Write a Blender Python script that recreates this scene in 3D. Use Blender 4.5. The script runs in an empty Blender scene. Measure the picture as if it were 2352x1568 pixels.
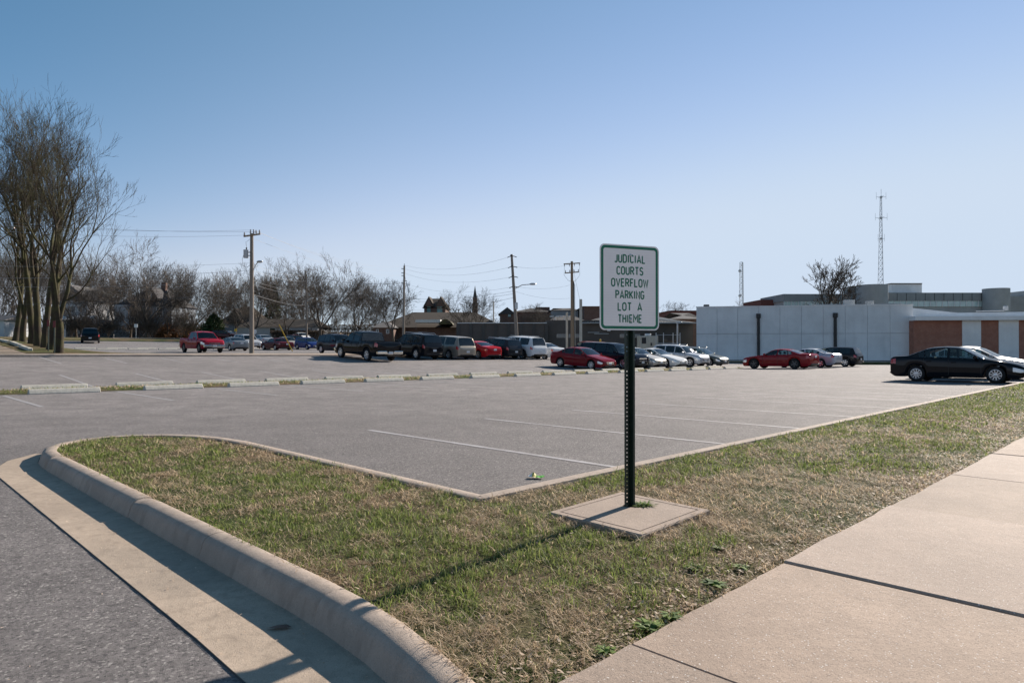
import bpy, math, random
import numpy as np
from mathutils import Vector, Matrix, Euler

SC = bpy.context.scene
COL = SC.collection
R2 = math.sqrt(2.0)

# ------------------------------------------------------------------ camera
CAM_Z = 1.45
cam_d = bpy.data.cameras.new("camera")
cam = bpy.data.objects.new("camera", cam_d)
COL.objects.link(cam)
cam.location = (0, 0, CAM_Z)
cam.rotation_euler = (math.radians(90 + 0.365), 0, 0)
cam_d.lens = 24.0
cam_d.sensor_width = 36.0
cam_d.clip_start = 0.05
cam_d.clip_end = 6000
SC.camera = cam

# ------------------------------------------------------------------ light
SUN_EL, SUN_AZ = 27.0, 40.3            # azimuth clockwise from the view axis (+Y)
world = bpy.data.worlds.new("World")
SC.world = world
world.use_nodes = True
wn, wl = world.node_tree.nodes, world.node_tree.links
bg = wn["Background"]
sky = wn.new("ShaderNodeTexSky")
sky.sky_type = 'NISHITA'
sky.sun_disc = False
sky.sun_elevation = math.radians(SUN_EL)
sky.sun_rotation = math.radians(SUN_AZ)
sky.altitude = 300
sky.air_density = 1.0
sky.dust_density = 0.0
sky.ozone_density = 4.0
# tone of the winter sky: whiter towards the horizon, deeper away from the sun
def wmath(op, a, b=0.0, c=None):
    n = wn.new("ShaderNodeMath"); n.operation = op
    for i, v in enumerate((a, b, c)):
        if v is None: continue
        if hasattr(v, 'is_output'): wl.new(v, n.inputs[i])
        else: n.inputs[i].default_value = v
    return n.outputs[0]
_sep = wn.new("ShaderNodeSeparateColor"); wl.new(sky.outputs[0], _sep.inputs[0])
_geo = wn.new("ShaderNodeTexCoord"); _dot = wn.new("ShaderNodeVectorMath"); _dot.operation = 'DOT_PRODUCT'
wl.new(_geo.outputs['Generated'], _dot.inputs[0])
_dot.inputs[1].default_value = (math.sin(math.radians(SUN_AZ)) * math.cos(math.radians(SUN_EL)), math.cos(math.radians(SUN_AZ)) * math.cos(math.radians(SUN_EL)), math.sin(math.radians(SUN_EL)))
_mr = wn.new("ShaderNodeMapRange"); _mr.interpolation_type = 'SMOOTHSTEP'
wl.new(_dot.outputs['Value'], _mr.inputs[0]); _mr.inputs[1].default_value = .0; _mr.inputs[2].default_value = .72
_mb = wn.new("ShaderNodeMapRange"); _mb.interpolation_type = 'SMOOTHSTEP'      # paler again opposite the sun
wl.new(_dot.outputs['Value'], _mb.inputs[0]); _mb.inputs[1].default_value = .05; _mb.inputs[2].default_value = -.65
_mb.inputs[3].default_value = 0; _mb.inputs[4].default_value = 1.25
_ms = wmath('MAXIMUM', _mr.outputs[0], _mb.outputs[0])
def away(lo): return wmath('MULTIPLY_ADD', _ms, 1 - lo, lo)
_r = wmath('MULTIPLY', wmath('MULTIPLY', wmath('POWER', _sep.outputs[0], 1.5), 1.12), away(.52))
_g = wmath('MULTIPLY', wmath('MULTIPLY', _sep.outputs[1], 1.145), away(.78))
_b = wmath('MULTIPLY', wmath('MULTIPLY', _sep.outputs[2], .97), away(.94))
_r = wmath('SMOOTH_MIN', _r, 4.75, 3.4); _g = wmath('SMOOTH_MIN', _g, 5.6, 2.0)
_b = wmath('SMOOTH_MIN', wmath('SMOOTH_MAX', _b, wmath('MULTIPLY', _g, 1.18), .5), 6.75, 2.0)
_cmb = wn.new("ShaderNodeCombineColor")
wl.new(_r, _cmb.inputs[0]); wl.new(_g, _cmb.inputs[1]); wl.new(_b, _cmb.inputs[2])
wl.new(_cmb.outputs[0], bg.inputs[0])
bg.inputs[1].default_value = 0.074
sun_d = bpy.data.lights.new("sun", 'SUN')
sun_d.energy = 5.0
sun_d.angle = math.radians(0.53)
sun_d.color = (1.0, 0.90, 0.79)
sun = bpy.data.objects.new("sun", sun_d)
COL.objects.link(sun)
_d = Vector((math.sin(math.radians(SUN_AZ)) * math.cos(math.radians(SUN_EL)),
             math.cos(math.radians(SUN_AZ)) * math.cos(math.radians(SUN_EL)),
             math.sin(math.radians(SUN_EL))))
sun.rotation_euler = (-_d).to_track_quat('-Z', 'Y').to_euler()
sun.location = (20, 20, 40)
SC.view_settings.view_transform = 'Standard'
SC.view_settings.look = 'None'
SC.view_settings.exposure = 0.82
SC.view_settings.gamma = 1.0
SC.view_settings.use_curve_mapping = False
SC.render.engine = 'CYCLES'
SC.cycles.max_bounces = 8
SC.cycles.transparent_max_bounces = 16
SC.cycles.caustics_reflective = False
SC.cycles.caustics_refractive = False

# ------------------------------------------------------------------ terrain
# (s, t): s runs along the near kerb (right and away), t across the car park (left and away)
def xy(s, t): return ((s - t) / R2, (s + t) / R2)
def st(x, y): return ((x + y) / R2, (y - x) / R2)
RT = [(26.5, 0), (43, .88), (64, .9), (79, 1.1), (90, 1.5), (99, 1.95), (115, 2.75), (150, 3.2), (400, 4.0)]
_rx = [a for a, b in RT]; _ry = [b for a, b in RT]
def Hst(s, t):
    b = -.0065 * np.clip(s - 6, -30, 52) * np.clip((t - 5) / 20, 0, 1)
    r = np.interp(t, _rx, _ry)
    f = np.clip((70 + .5 * np.clip(t - 43, 0, 400) - s) / 30, 0, 1) * np.where(t < 43, np.clip(1 - .004 * (s - 6), 0, 1.02), 1)
    e = .055 * np.clip(t - 47, 0, 16) * np.clip((15 - s) / 5, 0, 1)
    d = -.042 * np.clip((3.0 - s) / 1.6, 0, 1) * np.clip((19 - t) / 8, 0, 1)        # the drive lies a little lower
    return b * (1 - .5 * np.clip((t - 43) / 20, 0, 1)) + r * f + e + d
def H(x, y):
    s, t = st(x, y)
    return float(Hst(s, t))
# world x of a picture column (2352-wide reading of the photograph) at a distance Y, and height of a row there
def wx(px, Y): return (px - 1176.0) / 1568.0 * Y
def wz(py, Y): return CAM_Z + (794.0 - py) / 1568.0 * Y

# ------------------------------------------------------------------ objects
def link(name, me, parent=None, loc=None, rot=None):
    o = bpy.data.objects.new(name, me)
    COL.objects.link(o)
    if parent is not None: o.parent = parent
    if loc is not None: o.location = loc
    if rot is not None: o.rotation_euler = rot
    return o
def tag(o, label=None, cat=None, group=None, kind=None):
    if label: o["label"] = label
    if cat: o["category"] = cat
    if group: o["group"] = group
    if kind: o["kind"] = kind
    return o
def thing(name, label, cat, loc=(0, 0, 0), rz=0, group=None):
    return tag(link(name, None, None, loc, (0, 0, rz)), label, cat, group)
def copy_tree(o, parent=None):
    c = o.copy(); COL.objects.link(c)
    if parent is not None: c.parent = parent
    for ch in list(o.children): copy_tree(ch, c)
    return c

class MB:
    """collects faces and links them as one mesh object"""
    def __init__(s): s.v = []; s.f = []; s.m = []
    def add(s, vs, fs, mi=0):
        k = len(s.v); s.v.extend(vs)
        for f in fs: s.f.append(tuple(i + k for i in f)); s.m.append(mi)
    def box(s, x0, x1, y0, y1, z0, z1, mi=0, M=None):
        vs = [(x0, y0, z0), (x1, y0, z0), (x1, y1, z0), (x0, y1, z0), (x0, y0, z1), (x1, y0, z1), (x1, y1, z1), (x0, y1, z1)]
        if M is not None: vs = [tuple(M @ Vector(v)) for v in vs]
        s.add(vs, [(0, 3, 2, 1), (4, 5, 6, 7), (0, 1, 5, 4), (1, 2, 6, 5), (2, 3, 7, 6), (3, 0, 4, 7)], mi)
    def bbox(s, x0, x1, y0, y1, z0, z1, b=.02, mi=0, M=None):
        """box with chamfered edges"""
        vs = []
        for z, q in ((z0, b), (z0 + b, 0), (z1 - b, 0), (z1, b)):
            a0, a1, c0, c1 = x0 + q, x1 - q, y0 + q, y1 - q
            vs += [(a0 + b, c0, z), (a1 - b, c0, z), (a1, c0 + b, z), (a1, c1 - b, z), (a1 - b, c1, z), (a0 + b, c1, z), (a0, c1 - b, z), (a0, c0 + b, z)]
        fs = [tuple(reversed(range(8))), tuple(range(24, 32))]
        for r in range(3):
            for i in range(8):
                j = (i + 1) % 8
                fs.append((r * 8 + i, r * 8 + j, r * 8 + 8 + j, r * 8 + 8 + i))
        if M is not None: vs = [tuple(M @ Vector(v)) for v in vs]
        s.add(vs, fs, mi)
    def gable(s, x0, x1, y0, y1, z0, zr, axis='x', mi=0, hip=0):
        """gable or hip roof solid, ridge along axis"""
        if axis == 'x':
            ym = (y0 + y1) / 2
            vs = [(x0, y0, z0), (x1, y0, z0), (x1, y1, z0), (x0, y1, z0), (x0 + hip, ym, zr), (x1 - hip, ym, zr)]
            fs = [(0, 1, 5, 4), (2, 3, 4, 5), (3, 0, 4), (1, 2, 5), (0, 3, 2, 1)]
        else:
            xm = (x0 + x1) / 2
            vs = [(x0, y0, z0), (x1, y0, z0), (x1, y1, z0), (x0, y1, z0), (xm, y0 + hip, zr), (xm, y1 - hip, zr)]
            fs = [(0, 1, 4), (1, 2, 5, 4), (2, 3, 5), (3, 0, 4, 5), (0, 3, 2, 1)]
        s.add(vs, fs, mi)
    def tube(s, pts, r, n=8, mi=0, cap=True):
        P = [Vector(p) for p in pts]
        rs = r if isinstance(r, (list, tuple)) else [r] * len(P)
        vs = []; a = None
        for i, p in enumerate(P):
            d = (P[min(i + 1, len(P) - 1)] - P[max(i - 1, 0)]).normalized()
            if a is None: a = d.orthogonal().normalized()
            a = (a - d * a.dot(d))
            a = a.normalized() if a.length > 1e-6 else d.orthogonal().normalized()
            b = d.cross(a)
            for k in range(n):
                w = 2 * math.pi * k / n
                vs.append(tuple(p + (a * math.cos(w) + b * math.sin(w)) * rs[i]))
        fs = [(i * n + k, i * n + (k + 1) % n, (i + 1) * n + (k + 1) % n, (i + 1) * n + k) for i in range(len(P) - 1) for k in range(n)]
        if cap: fs += [tuple(reversed(range(n))), tuple(range((len(P) - 1) * n, len(P) * n))]
        s.add(vs, fs, mi)
    def lathe(s, prof, n=16, mi=0, M=None):
        """profile (r, z) about Z"""
        vs = []
        for r, z in prof:
            for k in range(n):
                w = 2 * math.pi * k / n
                vs.append((r * math.cos(w), r * math.sin(w), z))
        if M is not None: vs = [tuple(M @ Vector(v)) for v in vs]
        fs = [(i * n + k, i * n + (k + 1) % n, (i + 1) * n + (k + 1) % n, (i + 1) * n + k) for i in range(len(prof) - 1) for k in range(n)]
        s.add(vs, fs, mi)
    def mesh(s, name, mats, smooth=False):
        me = bpy.data.meshes.new(name)
        me.from_pydata(s.v, [], s.f)
        for m in (mats if isinstance(mats, (list, tuple)) else [mats]): me.materials.append(m)
        if any(s.m): me.polygons.foreach_set('material_index', s.m)
        if smooth: me.polygons.foreach_set('use_smooth', [True] * len(me.polygons))
        me.update()
        return me
    def build(s, name, mats, parent=None, loc=None, rot=None, smooth=False, angle=None):
        me = s.mesh(name, mats, smooth or angle is not None)
        if angle is not None: me.set_sharp_from_angle(angle=math.radians(angle))
        return link(name, me, parent, loc, rot)
def np_mesh(name, V, F, mats, smooth=False, n=None):
    """fast mesh from arrays; F (k, n)"""
    V = np.asarray(V, dtype=np.float32); F = np.asarray(F, dtype=np.int32)
    me = bpy.data.meshes.new(name)
    k, n = F.shape
    me.vertices.add(len(V)); me.vertices.foreach_set('co', V.ravel())
    me.loops.add(k * n); me.loops.foreach_set('vertex_index', F.ravel())
    me.polygons.add(k); me.polygons.foreach_set('loop_start', np.arange(0, k * n, n, dtype=np.int32))
    me.polygons.foreach_set('loop_total', np.full(k, n, dtype=np.int32))
    for m in (mats if isinstance(mats, (list, tuple)) else [mats]): me.materials.append(m)
    if smooth: me.polygons.foreach_set('use_smooth', np.ones(k, dtype=bool))
    me.update(calc_edges=True)
    return me

# ------------------------------------------------------------------ materials
class NT:
    def __init__(s, name):
        s.m = bpy.data.materials.new(name); s.m.use_nodes = True
        s.n = s.m.node_tree.nodes; s.l = s.m.node_tree.links
        s.b = s.n['Principled BSDF']; s.out = s.n['Material Output']
        s.tc = s.n.new('ShaderNodeTexCoord')
    def put(s, sock, v):
        if hasattr(v, 'is_output'): s.l.new(v, sock)
        else: sock.default_value = (*v, 1) if isinstance(v, tuple) and len(v) == 3 and sock.type == 'RGBA' else v
    def co(s, scale=(1, 1, 1), rot=(0, 0, 0), out='Object'):
        mp = s.n.new('ShaderNodeMapping'); s.l.new(s.tc.outputs[out], mp.inputs[0])
        mp.inputs['Scale'].default_value = scale; mp.inputs['Rotation'].default_value = rot
        return mp.outputs[0]
    def noise(s, scale, detail=4, rough=.55, co=None, dist=0):
        t = s.n.new('ShaderNodeTexNoise'); t.inputs['Scale'].default_value = scale
        t.inputs['Detail'].default_value = detail; t.inputs['Roughness'].default_value = rough
        t.inputs['Distortion'].default_value = dist
        s.l.new(co if co is not None else s.tc.outputs['Object'], t.inputs['Vector'])
        return t.outputs['Fac']
    def voro(s, scale, out='Distance', co=None, feat='F1'):
        t = s.n.new('ShaderNodeTexVoronoi'); t.inputs['Scale'].default_value = scale; t.feature = feat
        s.l.new(co if co is not None else s.tc.outputs['Object'], t.inputs['Vector'])
        return t.outputs[out]
    def ramp(s, fac, stops):
        r = s.n.new('ShaderNodeValToRGB'); e = r.color_ramp.elements
        while len(e) < len(stops): e.new(.5)
        for i, (p, c) in enumerate(stops):
            e[i].position = p; e[i].color = (*c, 1) if isinstance(c, tuple) else (c, c, c, 1)
        s.put(r.inputs[0], fac)
        return r.outputs[0]
    def mix(s, fac, a, b, mode='MIX'):
        x = s.n.new('ShaderNodeMix'); x.data_type = 'RGBA'; x.blend_type = mode
        s.put(x.inputs[0], fac); s.put(x.inputs[6], a); s.put(x.inputs[7], b)
        return x.outputs[2]
    def math(s, op, a, b=0.0, clamp=False):
        x = s.n.new('ShaderNodeMath'); x.operation = op; x.use_clamp = clamp
        s.put(x.inputs[0], a); s.put(x.inputs[1], b)
        return x.outputs[0]
    def bump(s, h, strength=.3, dist=.01):
        b = s.n.new('ShaderNodeBump'); b.inputs['Strength'].default_value = strength; b.inputs['Distance'].default_value = dist
        s.put(b.inputs['Height'], h); s.l.new(b.outputs[0], s.b.inputs['Normal'])
    def col(s, c): s.put(s.b.inputs['Base Color'], c)
    def set(s, rough=.7, metal=0, spec=.5, coat=0, coatr=.03):
        s.put(s.b.inputs['Roughness'], rough); s.b.inputs['Metallic'].default_value = metal
        s.b.inputs['Specular IOR Level'].default_value = spec
        s.b.inputs['Coat Weight'].default_value = coat; s.b.inputs['Coat Roughness'].default_value = coatr
        return s
def simple(name, c, rough=.6, metal=0, var=.12, scale=6, coat=0, spec=.5, bump=0, bscale=40):
    k = NT(name); f = k.noise(scale, 5)
    k.col(k.mix(f, tuple(x * (1 - var * 1.6) for x in c), tuple(min(1, x * (1 + var)) for x in c)))
    k.set(rough, metal, spec, coat)
    if bump: k.bump(k.noise(bscale, 4), bump, .01)
    return k.m
def paint(name, c, metal=.0, rough=.32):
    k = NT(name); f = k.noise(3.0, 5); g = k.noise(90, 2)
    d = k.mix(f, c, tuple(x * .9 + .008 for x in c))
    k.col(d); k.set(k.ramp(g, [(.3, rough), (.7, rough + .08)]), metal, 0, .5, .03)
    return k.m
def glass_mat(name, tint, base=.0):
    k = NT(name)
    tr = k.n.new('ShaderNodeBsdfTransparent'); tr.inputs[0].default_value = (*tint, 1)
    gl = k.n.new('ShaderNodeBsdfGlossy'); gl.inputs['Roughness'].default_value = .02
    fr = k.n.new('ShaderNodeFresnel'); fr.inputs[0].default_value = 1.5
    g = k.math('ADD', fr.outputs[0], base, True)
    mx = k.n.new('ShaderNodeMixShader'); k.l.new(g, mx.inputs[0]); k.l.new(tr.outputs[0], mx.inputs[1]); k.l.new(gl.outputs[0], mx.inputs[2])
    k.l.new(mx.outputs[0], k.out.inputs[0])
    return k.m

def asphalt_mat(name, lo, hi, mid):
    k = NT(name)
    st_rot = k.co((.035, .5, .5), (0, 0, -math.pi / 4))
    streak = k.noise(1.0, 6, .62, st_rot)
    big = k.noise(.16, 5, .6)
    med = k.noise(1.3, 6, .65)
    base = k.mix(k.ramp(big, [(.35, 0.0), (.65, 1.0)]), lo, hi)
    base = k.mix(k.math('MULTIPLY', k.ramp(streak, [(.42, 0.0), (.62, 1.0)]), .55), base, mid)
    base = k.mix(k.ramp(med, [(.34, .75), (.60, 0.0)]), base, tuple(x * .66 for x in lo))
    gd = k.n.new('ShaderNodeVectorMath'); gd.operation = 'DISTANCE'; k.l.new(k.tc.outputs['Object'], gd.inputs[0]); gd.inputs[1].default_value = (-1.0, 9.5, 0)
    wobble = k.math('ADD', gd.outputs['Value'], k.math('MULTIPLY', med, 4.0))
    base = k.mix(k.ramp(k.math('DIVIDE', wobble, 20.0), [(.25, .55), (.75, 0.0)]), base, tuple(x * .70 for x in lo))  # darker round the near corner: little-used asphalt, plus view-angle falloff painted in
    patch = k.noise(.42, 7, .72)
    base = k.mix(k.ramp(patch, [(.58, 0.0), (.74, .6)]), base, tuple(x * .62 for x in lo))
    grain = k.noise(16, 6, .75)
    base = k.mix(k.ramp(grain, [(.36, .55), (.56, 0.0)]), base, tuple(x * .5 for x in lo))
    base = k.mix(k.ramp(grain, [(.56, 0.0), (.76, .5)]), base, tuple(min(1, x * 1.35) for x in mid))
    sp = k.voro(78, 'Color'); sep = k.n.new('ShaderNodeSeparateColor'); k.l.new(sp, sep.inputs[0])
    c2 = k.mix(k.ramp(sep.outputs[0], [(.0, .62), (.45, 0.0)]), base, (.03, .03, .032))
    c3 = k.mix(k.ramp(sep.outputs[1], [(.86, 0.0), (1.0, .6)]), c2, (.56, .52, .48))
    fine = k.noise(260, 2)
    c4 = k.mix(k.ramp(fine, [(.3, .45), (.6, 0.0)]), c3, (.025, .025, .028))
    k.col(c4); k.set(.88, 0, .3)
    k.bump(k.math('ADD', k.math('MULTIPLY', sep.outputs[2], .6), fine), .9, .006)
    return k.m
M = {}
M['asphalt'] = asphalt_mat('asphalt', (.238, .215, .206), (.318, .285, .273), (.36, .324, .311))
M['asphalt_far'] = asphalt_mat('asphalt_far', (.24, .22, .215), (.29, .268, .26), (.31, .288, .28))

def concrete_mat(name, c, pits=.5, sparkle=.3, speck=120, streaks=False):
    k = NT(name)
    big = k.noise(.9, 6, .62); med = k.noise(7, 6, .65)
    base = k.mix(k.ramp(big, [(.35, 0.0), (.68, 1.0)]), tuple(x * .80 for x in c), tuple(x * 1.08 for x in c))
    base = k.mix(k.ramp(med, [(.38, .5), (.60, 0.0)]), base, tuple(x * .74 for x in c))
    v = k.voro(speck, 'Color'); sep = k.n.new('ShaderNodeSeparateColor'); k.l.new(v, sep.inputs[0])
    base = k.mix(k.ramp(sep.outputs[0], [(0.0, pits), (.3, 0.0)]), base, tuple(x * .42 for x in c))
    v2 = k.voro(speck * 1.25, 'Color'); sp2 = k.n.new('ShaderNodeSeparateColor'); k.l.new(v2, sp2.inputs[0])
    base = k.mix(k.ramp(sp2.outputs[1], [(.978, 0.0), (.998, sparkle)]), base, (.78, .76, .72))
    if streaks:
        co = k.co((9, 9, .7)); sf = k.noise(1.0, 5, .6, co)
        base = k.mix(k.ramp(sf, [(.50, 0.0), (.70, .62)]), base, tuple(x * .55 for x in c))
        vs = k.noise(.55, 2, .5)
        base = k.mix(k.ramp(vs, [(.55, 0.0), (.7, .35)]), base, (.16, .15, .13))
    k.col(base); k.set(.85, 0, .35)
    k.bump(k.math('ADD', k.math('MULTIPLY', sep.outputs[2], .4), k.math('ADD', k.noise(180, 3), k.math('MULTIPLY', k.noise(22, 5, .65), 1.6))), .5, .005)
    return k.m
M['sidewalk'] = concrete_mat('sidewalk', (.385, .287, .219), .6, .7, 150)
M['sidewalk_c'] = concrete_mat('sidewalk_c', (.355, .27, .21), .65, .6, 140)
M['sidewalk_b'] = concrete_mat('sidewalk_b', (.41, .315, .252), .5, .8, 160)
M['kerb'] = concrete_mat('kerb', (.43, .345, .28), .3, .15, 190, True)
M['gutter'] = concrete_mat('gutter', (.45, .355, .27), .4, .15, 190, True)
M['stop'] = concrete_mat('wheel_stop', (.60, .56, .48), .3, .2, 60, True)
M['pad'] = concrete_mat('pad', (.37, .285, .225), .4, .25, 150)
def line_mat():
    k = NT('line_paint')
    a = k.noise(14, 6, .7); b = k.noise(1.1, 4, .6); f = k.noise(150, 2)
    wear = k.math('ADD', k.math('MULTIPLY', a, .5), k.math('MULTIPLY', b, .6))
    wear = k.math('ADD', wear, k.math('MULTIPLY', f, .35))
    k.col(k.mix(k.ramp(wear, [(.56, 0.0), (.84, .96)]), (.40, .385, .39), (.22, .20, .195))); k.set(.75)
    return k.m
M['line'] = line_mat()
def faint_mat():
    k = NT('faded_line_paint')
    a = k.noise(10, 6, .7); f = k.noise(120, 2)
    k.col(k.mix(k.ramp(k.math('ADD', a, k.math('MULTIPLY', f, .4)), [(.5, 0.0), (.8, .9)]), (.33, .32, .325), (.22, .208, .204))); k.set(.8)
    return k.m
M['line_faint'] = faint_mat()

def turf_mat(name, far=False):
    """soil and thatch below the blades, or the whole look of grass at a distance"""
    k = NT(name)
    a = k.noise(.55, 6, .6); b = k.noise(5, 6, .7); c = k.noise(60, 4, .7)
    straw = k.mix(b, (.10, .07, .042), (.26, .185, .11))
    green = k.mix(b, (.03, .05, .012), (.10, .13, .04))
    base = k.mix(k.ramp(a, [(.40, 0.0), (.60, 1.0)]), straw, green)
    base = k.mix(k.ramp(c, [(.35, .75), (.6, 0.0)]), base, (.04, .032, .018))  # dark soil flecks, deepened to paint shadow gaps between the blades
    k.col(base); k.set(.95, 0, .1); k.bump(c, .8, .03)
    return k.m
M['turf'] = turf_mat('turf'); M['verge'] = turf_mat('verge')
def ground_mat():
    k = NT('ground')
    a = k.noise(.06, 6, .6); b = k.noise(.8, 6, .7); c = k.noise(14, 4, .7)
    straw = k.mix(b, (.16, .12, .07), (.30, .235, .13)); green = k.mix(b, (.07, .10, .03), (.16, .19, .065))
    base = k.mix(k.ramp(a, [(.42, 0.0), (.6, 1.0)]), straw, green)
    base = k.mix(k.ramp(c, [(.35, .5), (.6, 0.0)]), base, (.05, .04, .025))
    k.col(base); k.set(.95, 0, .1)
    return k.m
M['ground'] = ground_mat()
def blade_mat():
    k = NT('grass_blade')
    at = k.n.new('ShaderNodeAttribute'); at.attribute_name = 'tone'
    green = k.mix(k.n.new('ShaderNodeNewGeometry').outputs['Random Per Island'], (.06, .105, .018), (.235, .30, .07))
    straw = k.mix(k.n.new('ShaderNodeNewGeometry').outputs['Random Per Island'], (.36, .25, .155), (.78, .61, .44))
    k.col(k.mix(at.outputs['Fac'], green, straw)); k.set(.6, 0, .25)
    k.b.inputs['Subsurface Weight'].default_value = 0
    tl = k.n.new('ShaderNodeBsdfTranslucent'); 
    c = k.b.inputs['Base Color'].links[0].from_socket; k.l.new(c, tl.inputs[0])
    mx = k.n.new('ShaderNodeMixShader'); mx.inputs[0].default_value = .5
    k.l.new(k.b.outputs[0], mx.inputs[1]); k.l.new(tl.outputs[0], mx.inputs[2]); k.l.new(mx.outputs[0], k.out.inputs[0])
    return k.m
M['blade'] = blade_mat()
def leaf_mat(name, a, b, trans=.3):
    k = NT(name); r = k.n.new('ShaderNodeNewGeometry').outputs['Random Per Island']
    c = k.mix(r, a, b); k.col(c); k.set(.6, 0, .3)
    tl = k.n.new('ShaderNodeBsdfTranslucent'); k.l.new(c, tl.inputs[0])
    mx = k.n.new('ShaderNodeMixShader'); mx.inputs[0].default_value = trans
    k.l.new(k.b.outputs[0], mx.inputs[1]); k.l.new(tl.outputs[0], mx.inputs[2]); k.l.new(mx.outputs[0], k.out.inputs[0])
    return k.m
M['litter'] = leaf_mat('dead_leaf', (.34, .22, .13), (.80, .65, .50), .45)
M['cedar'] = leaf_mat('cedar_leaf', (.018, .035, .012), (.07, .10, .03), .15)
M['oakleaf'] = leaf_mat('brown_leaf', (.14, .06, .03), (.36, .19, .09))
M['plume'] = leaf_mat('plume', (.42, .29, .16), (.72, .56, .36))
M['weed'] = leaf_mat('weed_leaf', (.035, .08, .012), (.20, .28, .05))
def bark_mat(name, a, b, moss=0):
    k = NT(name); n = k.noise(5, 6, .65, k.co((4, 4, .7))); f = k.noise(30, 4)
    c = k.mix(n, a, b)
    if moss:
        m = k.noise(1.2, 4); c = k.mix(k.math('MULTIPLY', k.ramp(m, [(.4, 0.0), (.65, 1.0)]), moss), c, (.10, .105, .035))
    k.col(c); k.set(.9, 0, .2); k.bump(k.math('ADD', n, f), .7, .03)
    return k.m
M['bark'] = bark_mat('bark', (.022, .018, .014), (.075, .056, .042), .5)
M['twig'] = bark_mat('twig', (.075, .055, .042), (.20, .155, .12))
M['bark_far'] = bark_mat('bark_far', (.06, .048, .038), (.15, .12, .095))
M['twig_far'] = bark_mat('twig_far', (.05, .042, .037), (.14, .118, .10))
M['wood_pole'] = bark_mat('pole_wood', (.16, .13, .105), (.34, .29, .25))
M['wood_pole_b'] = bark_mat('pole_wood_b', (.22, .155, .10), (.36, .27, .19))
def brick_mat(name, a, b, mortar, sc=4.2):
    k = NT(name); t = k.n.new('ShaderNodeTexBrick')
    mp = k.co((1, 1, 1), (math.pi / 2, 0, 0)); k.l.new(mp, t.inputs[0])
    t.inputs['Color1'].default_value = (*a, 1); t.inputs['Color2'].default_value = (*b, 1); t.inputs['Mortar'].default_value = (*mortar, 1)
    t.inputs['Scale'].default_value = sc; t.inputs['Mortar Size'].default_value = .02
    n = k.noise(1.5, 5); k.col(k.mix(k.ramp(n, [(.4, .45), (.6, 0.0)]), t.outputs[0], tuple(x * .6 for x in a))); k.set(.9)
    return k.m
M['brick'] = brick_mat('brick_brown', (.17, .085, .06), (.12, .06, .045), (.2, .17, .14))
M['brick_red'] = brick_mat('brick_red', (.38, .15, .095), (.30, .12, .075), (.32, .22, .18))
def shingle_mat(name, a, b):
    k = NT(name); w = k.n.new('ShaderNodeTexWave'); w.bands_direction = 'Z'; w.inputs['Scale'].default_value = 2.2; w.inputs['Distortion'].default_value = .6
    k.l.new(k.tc.outputs['Object'], w.inputs[0]); n = k.noise(4, 6, .7)
    c = k.mix(n, a, b); k.col(k.mix(k.math('MULTIPLY', w.outputs['Fac'], .35), c, tuple(x * .5 for x in a))); k.set(.92, 0, .2)
    return k.m
M['shingle'] = shingle_mat('shingle_brown', (.06, .048, .038), (.115, .092, .073))
M['shingle_dark'] = shingle_mat('shingle_dark', (.055, .053, .055), (.10, .095, .095))
M['shingle_grey'] = shingle_mat('shingle_grey', (.12, .115, .115), (.2, .19, .185))
def panel_wall(name, c, stain=.3, band=(1, 1, .25)):
    k = NT(name); n = k.noise(.5, 6, .6); s_ = k.noise(1.0, 6, .65, k.co((1.4, 1.4, .16))); f = k.noise(9, 5)
    b = k.mix(k.ramp(n, [(.35, 0.0), (.65, 1.0)]), tuple(x * .88 for x in c), tuple(x * 1.05 for x in c))
    b = k.mix(k.ramp(s_, [(.5, 0.0), (.75, stain)]), b, tuple(x * .6 for x in c))
    b = k.mix(k.math('MULTIPLY', f, .15), b, tuple(x * .7 for x in c))
    k.col(b); k.set(.85, 0, .3)
    return k.m
M['wall_grey'] = panel_wall('concrete_panel', (.70, .72, .73))
M['wall_dark'] = panel_wall('dark_panel', (.12, .10, .088))
M['wall_dark_b'] = panel_wall('dark_panel_b', (.095, .085, .078))
M['white'] = panel_wall('white_siding', (.50, .51, .53), .25)
M['white_panel'] = panel_wall('white_panel', (.78, .78, .77), .2)
M['metal_roof'] = panel_wall('white_metal', (.80, .80, .80), .15)
M['bluegrey'] = panel_wall('blue_siding', (.25, .28, .32), .2)
M['court'] = panel_wall('court_concrete', (.30, .315, .32), .3)
M['court_b'] = panel_wall('court_concrete_b', (.40, .41, .41), .25)
M['redband'] = panel_wall('red_band', (.16, .06, .05), .3)
M['window'] = simple('window_glass', (.03, .04, .045), .06, 0, .3, 2, 0, .8)
M['window_teal'] = simple('window_teal', (.10, .28, .28), .1, 0, .3, 2, 0, .8)
M['curtain'] = simple('glazing', (.50, .64, .63), .12, 0, .25, .6, 0, .8)
M['galv'] = simple('galvanised', (.52, .53, .54), .42, .7, .15, 9)
M['steel_dark'] = simple('dark_steel', (.06, .062, .066), .5, .5, .2, 6)
M['tower'] = simple('tower_steel', (.55, .56, .58), .5, .4, .2, 3)
M['wire_pale'] = simple('bare_wire', (.30, .31, .33), .5, .3, .1, 3)
M['wire'] = simple('cable', (.06, .06, .065), .6, 0, .1, 3)
M['insul'] = simple('porcelain', (.34, .34, .36), .25, 0, .2, 9)
M['transformer'] = simple('transformer_paint', (.47, .48, .50), .4, .1, .12, 5)
M['trim_white'] = simple('white_trim', (.72, .72, .72), .5, 0, .08, 6)
M['black'] = simple('black_plastic', (.018, .018, .02), .55, 0, .2, 12)
M['rubber'] = simple('rubber', (.022, .022, .023), .85, 0, .25, 20, 0, .2)
M['rim'] = simple('alloy', (.62, .63, .65), .28, .85, .1, 10)
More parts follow.
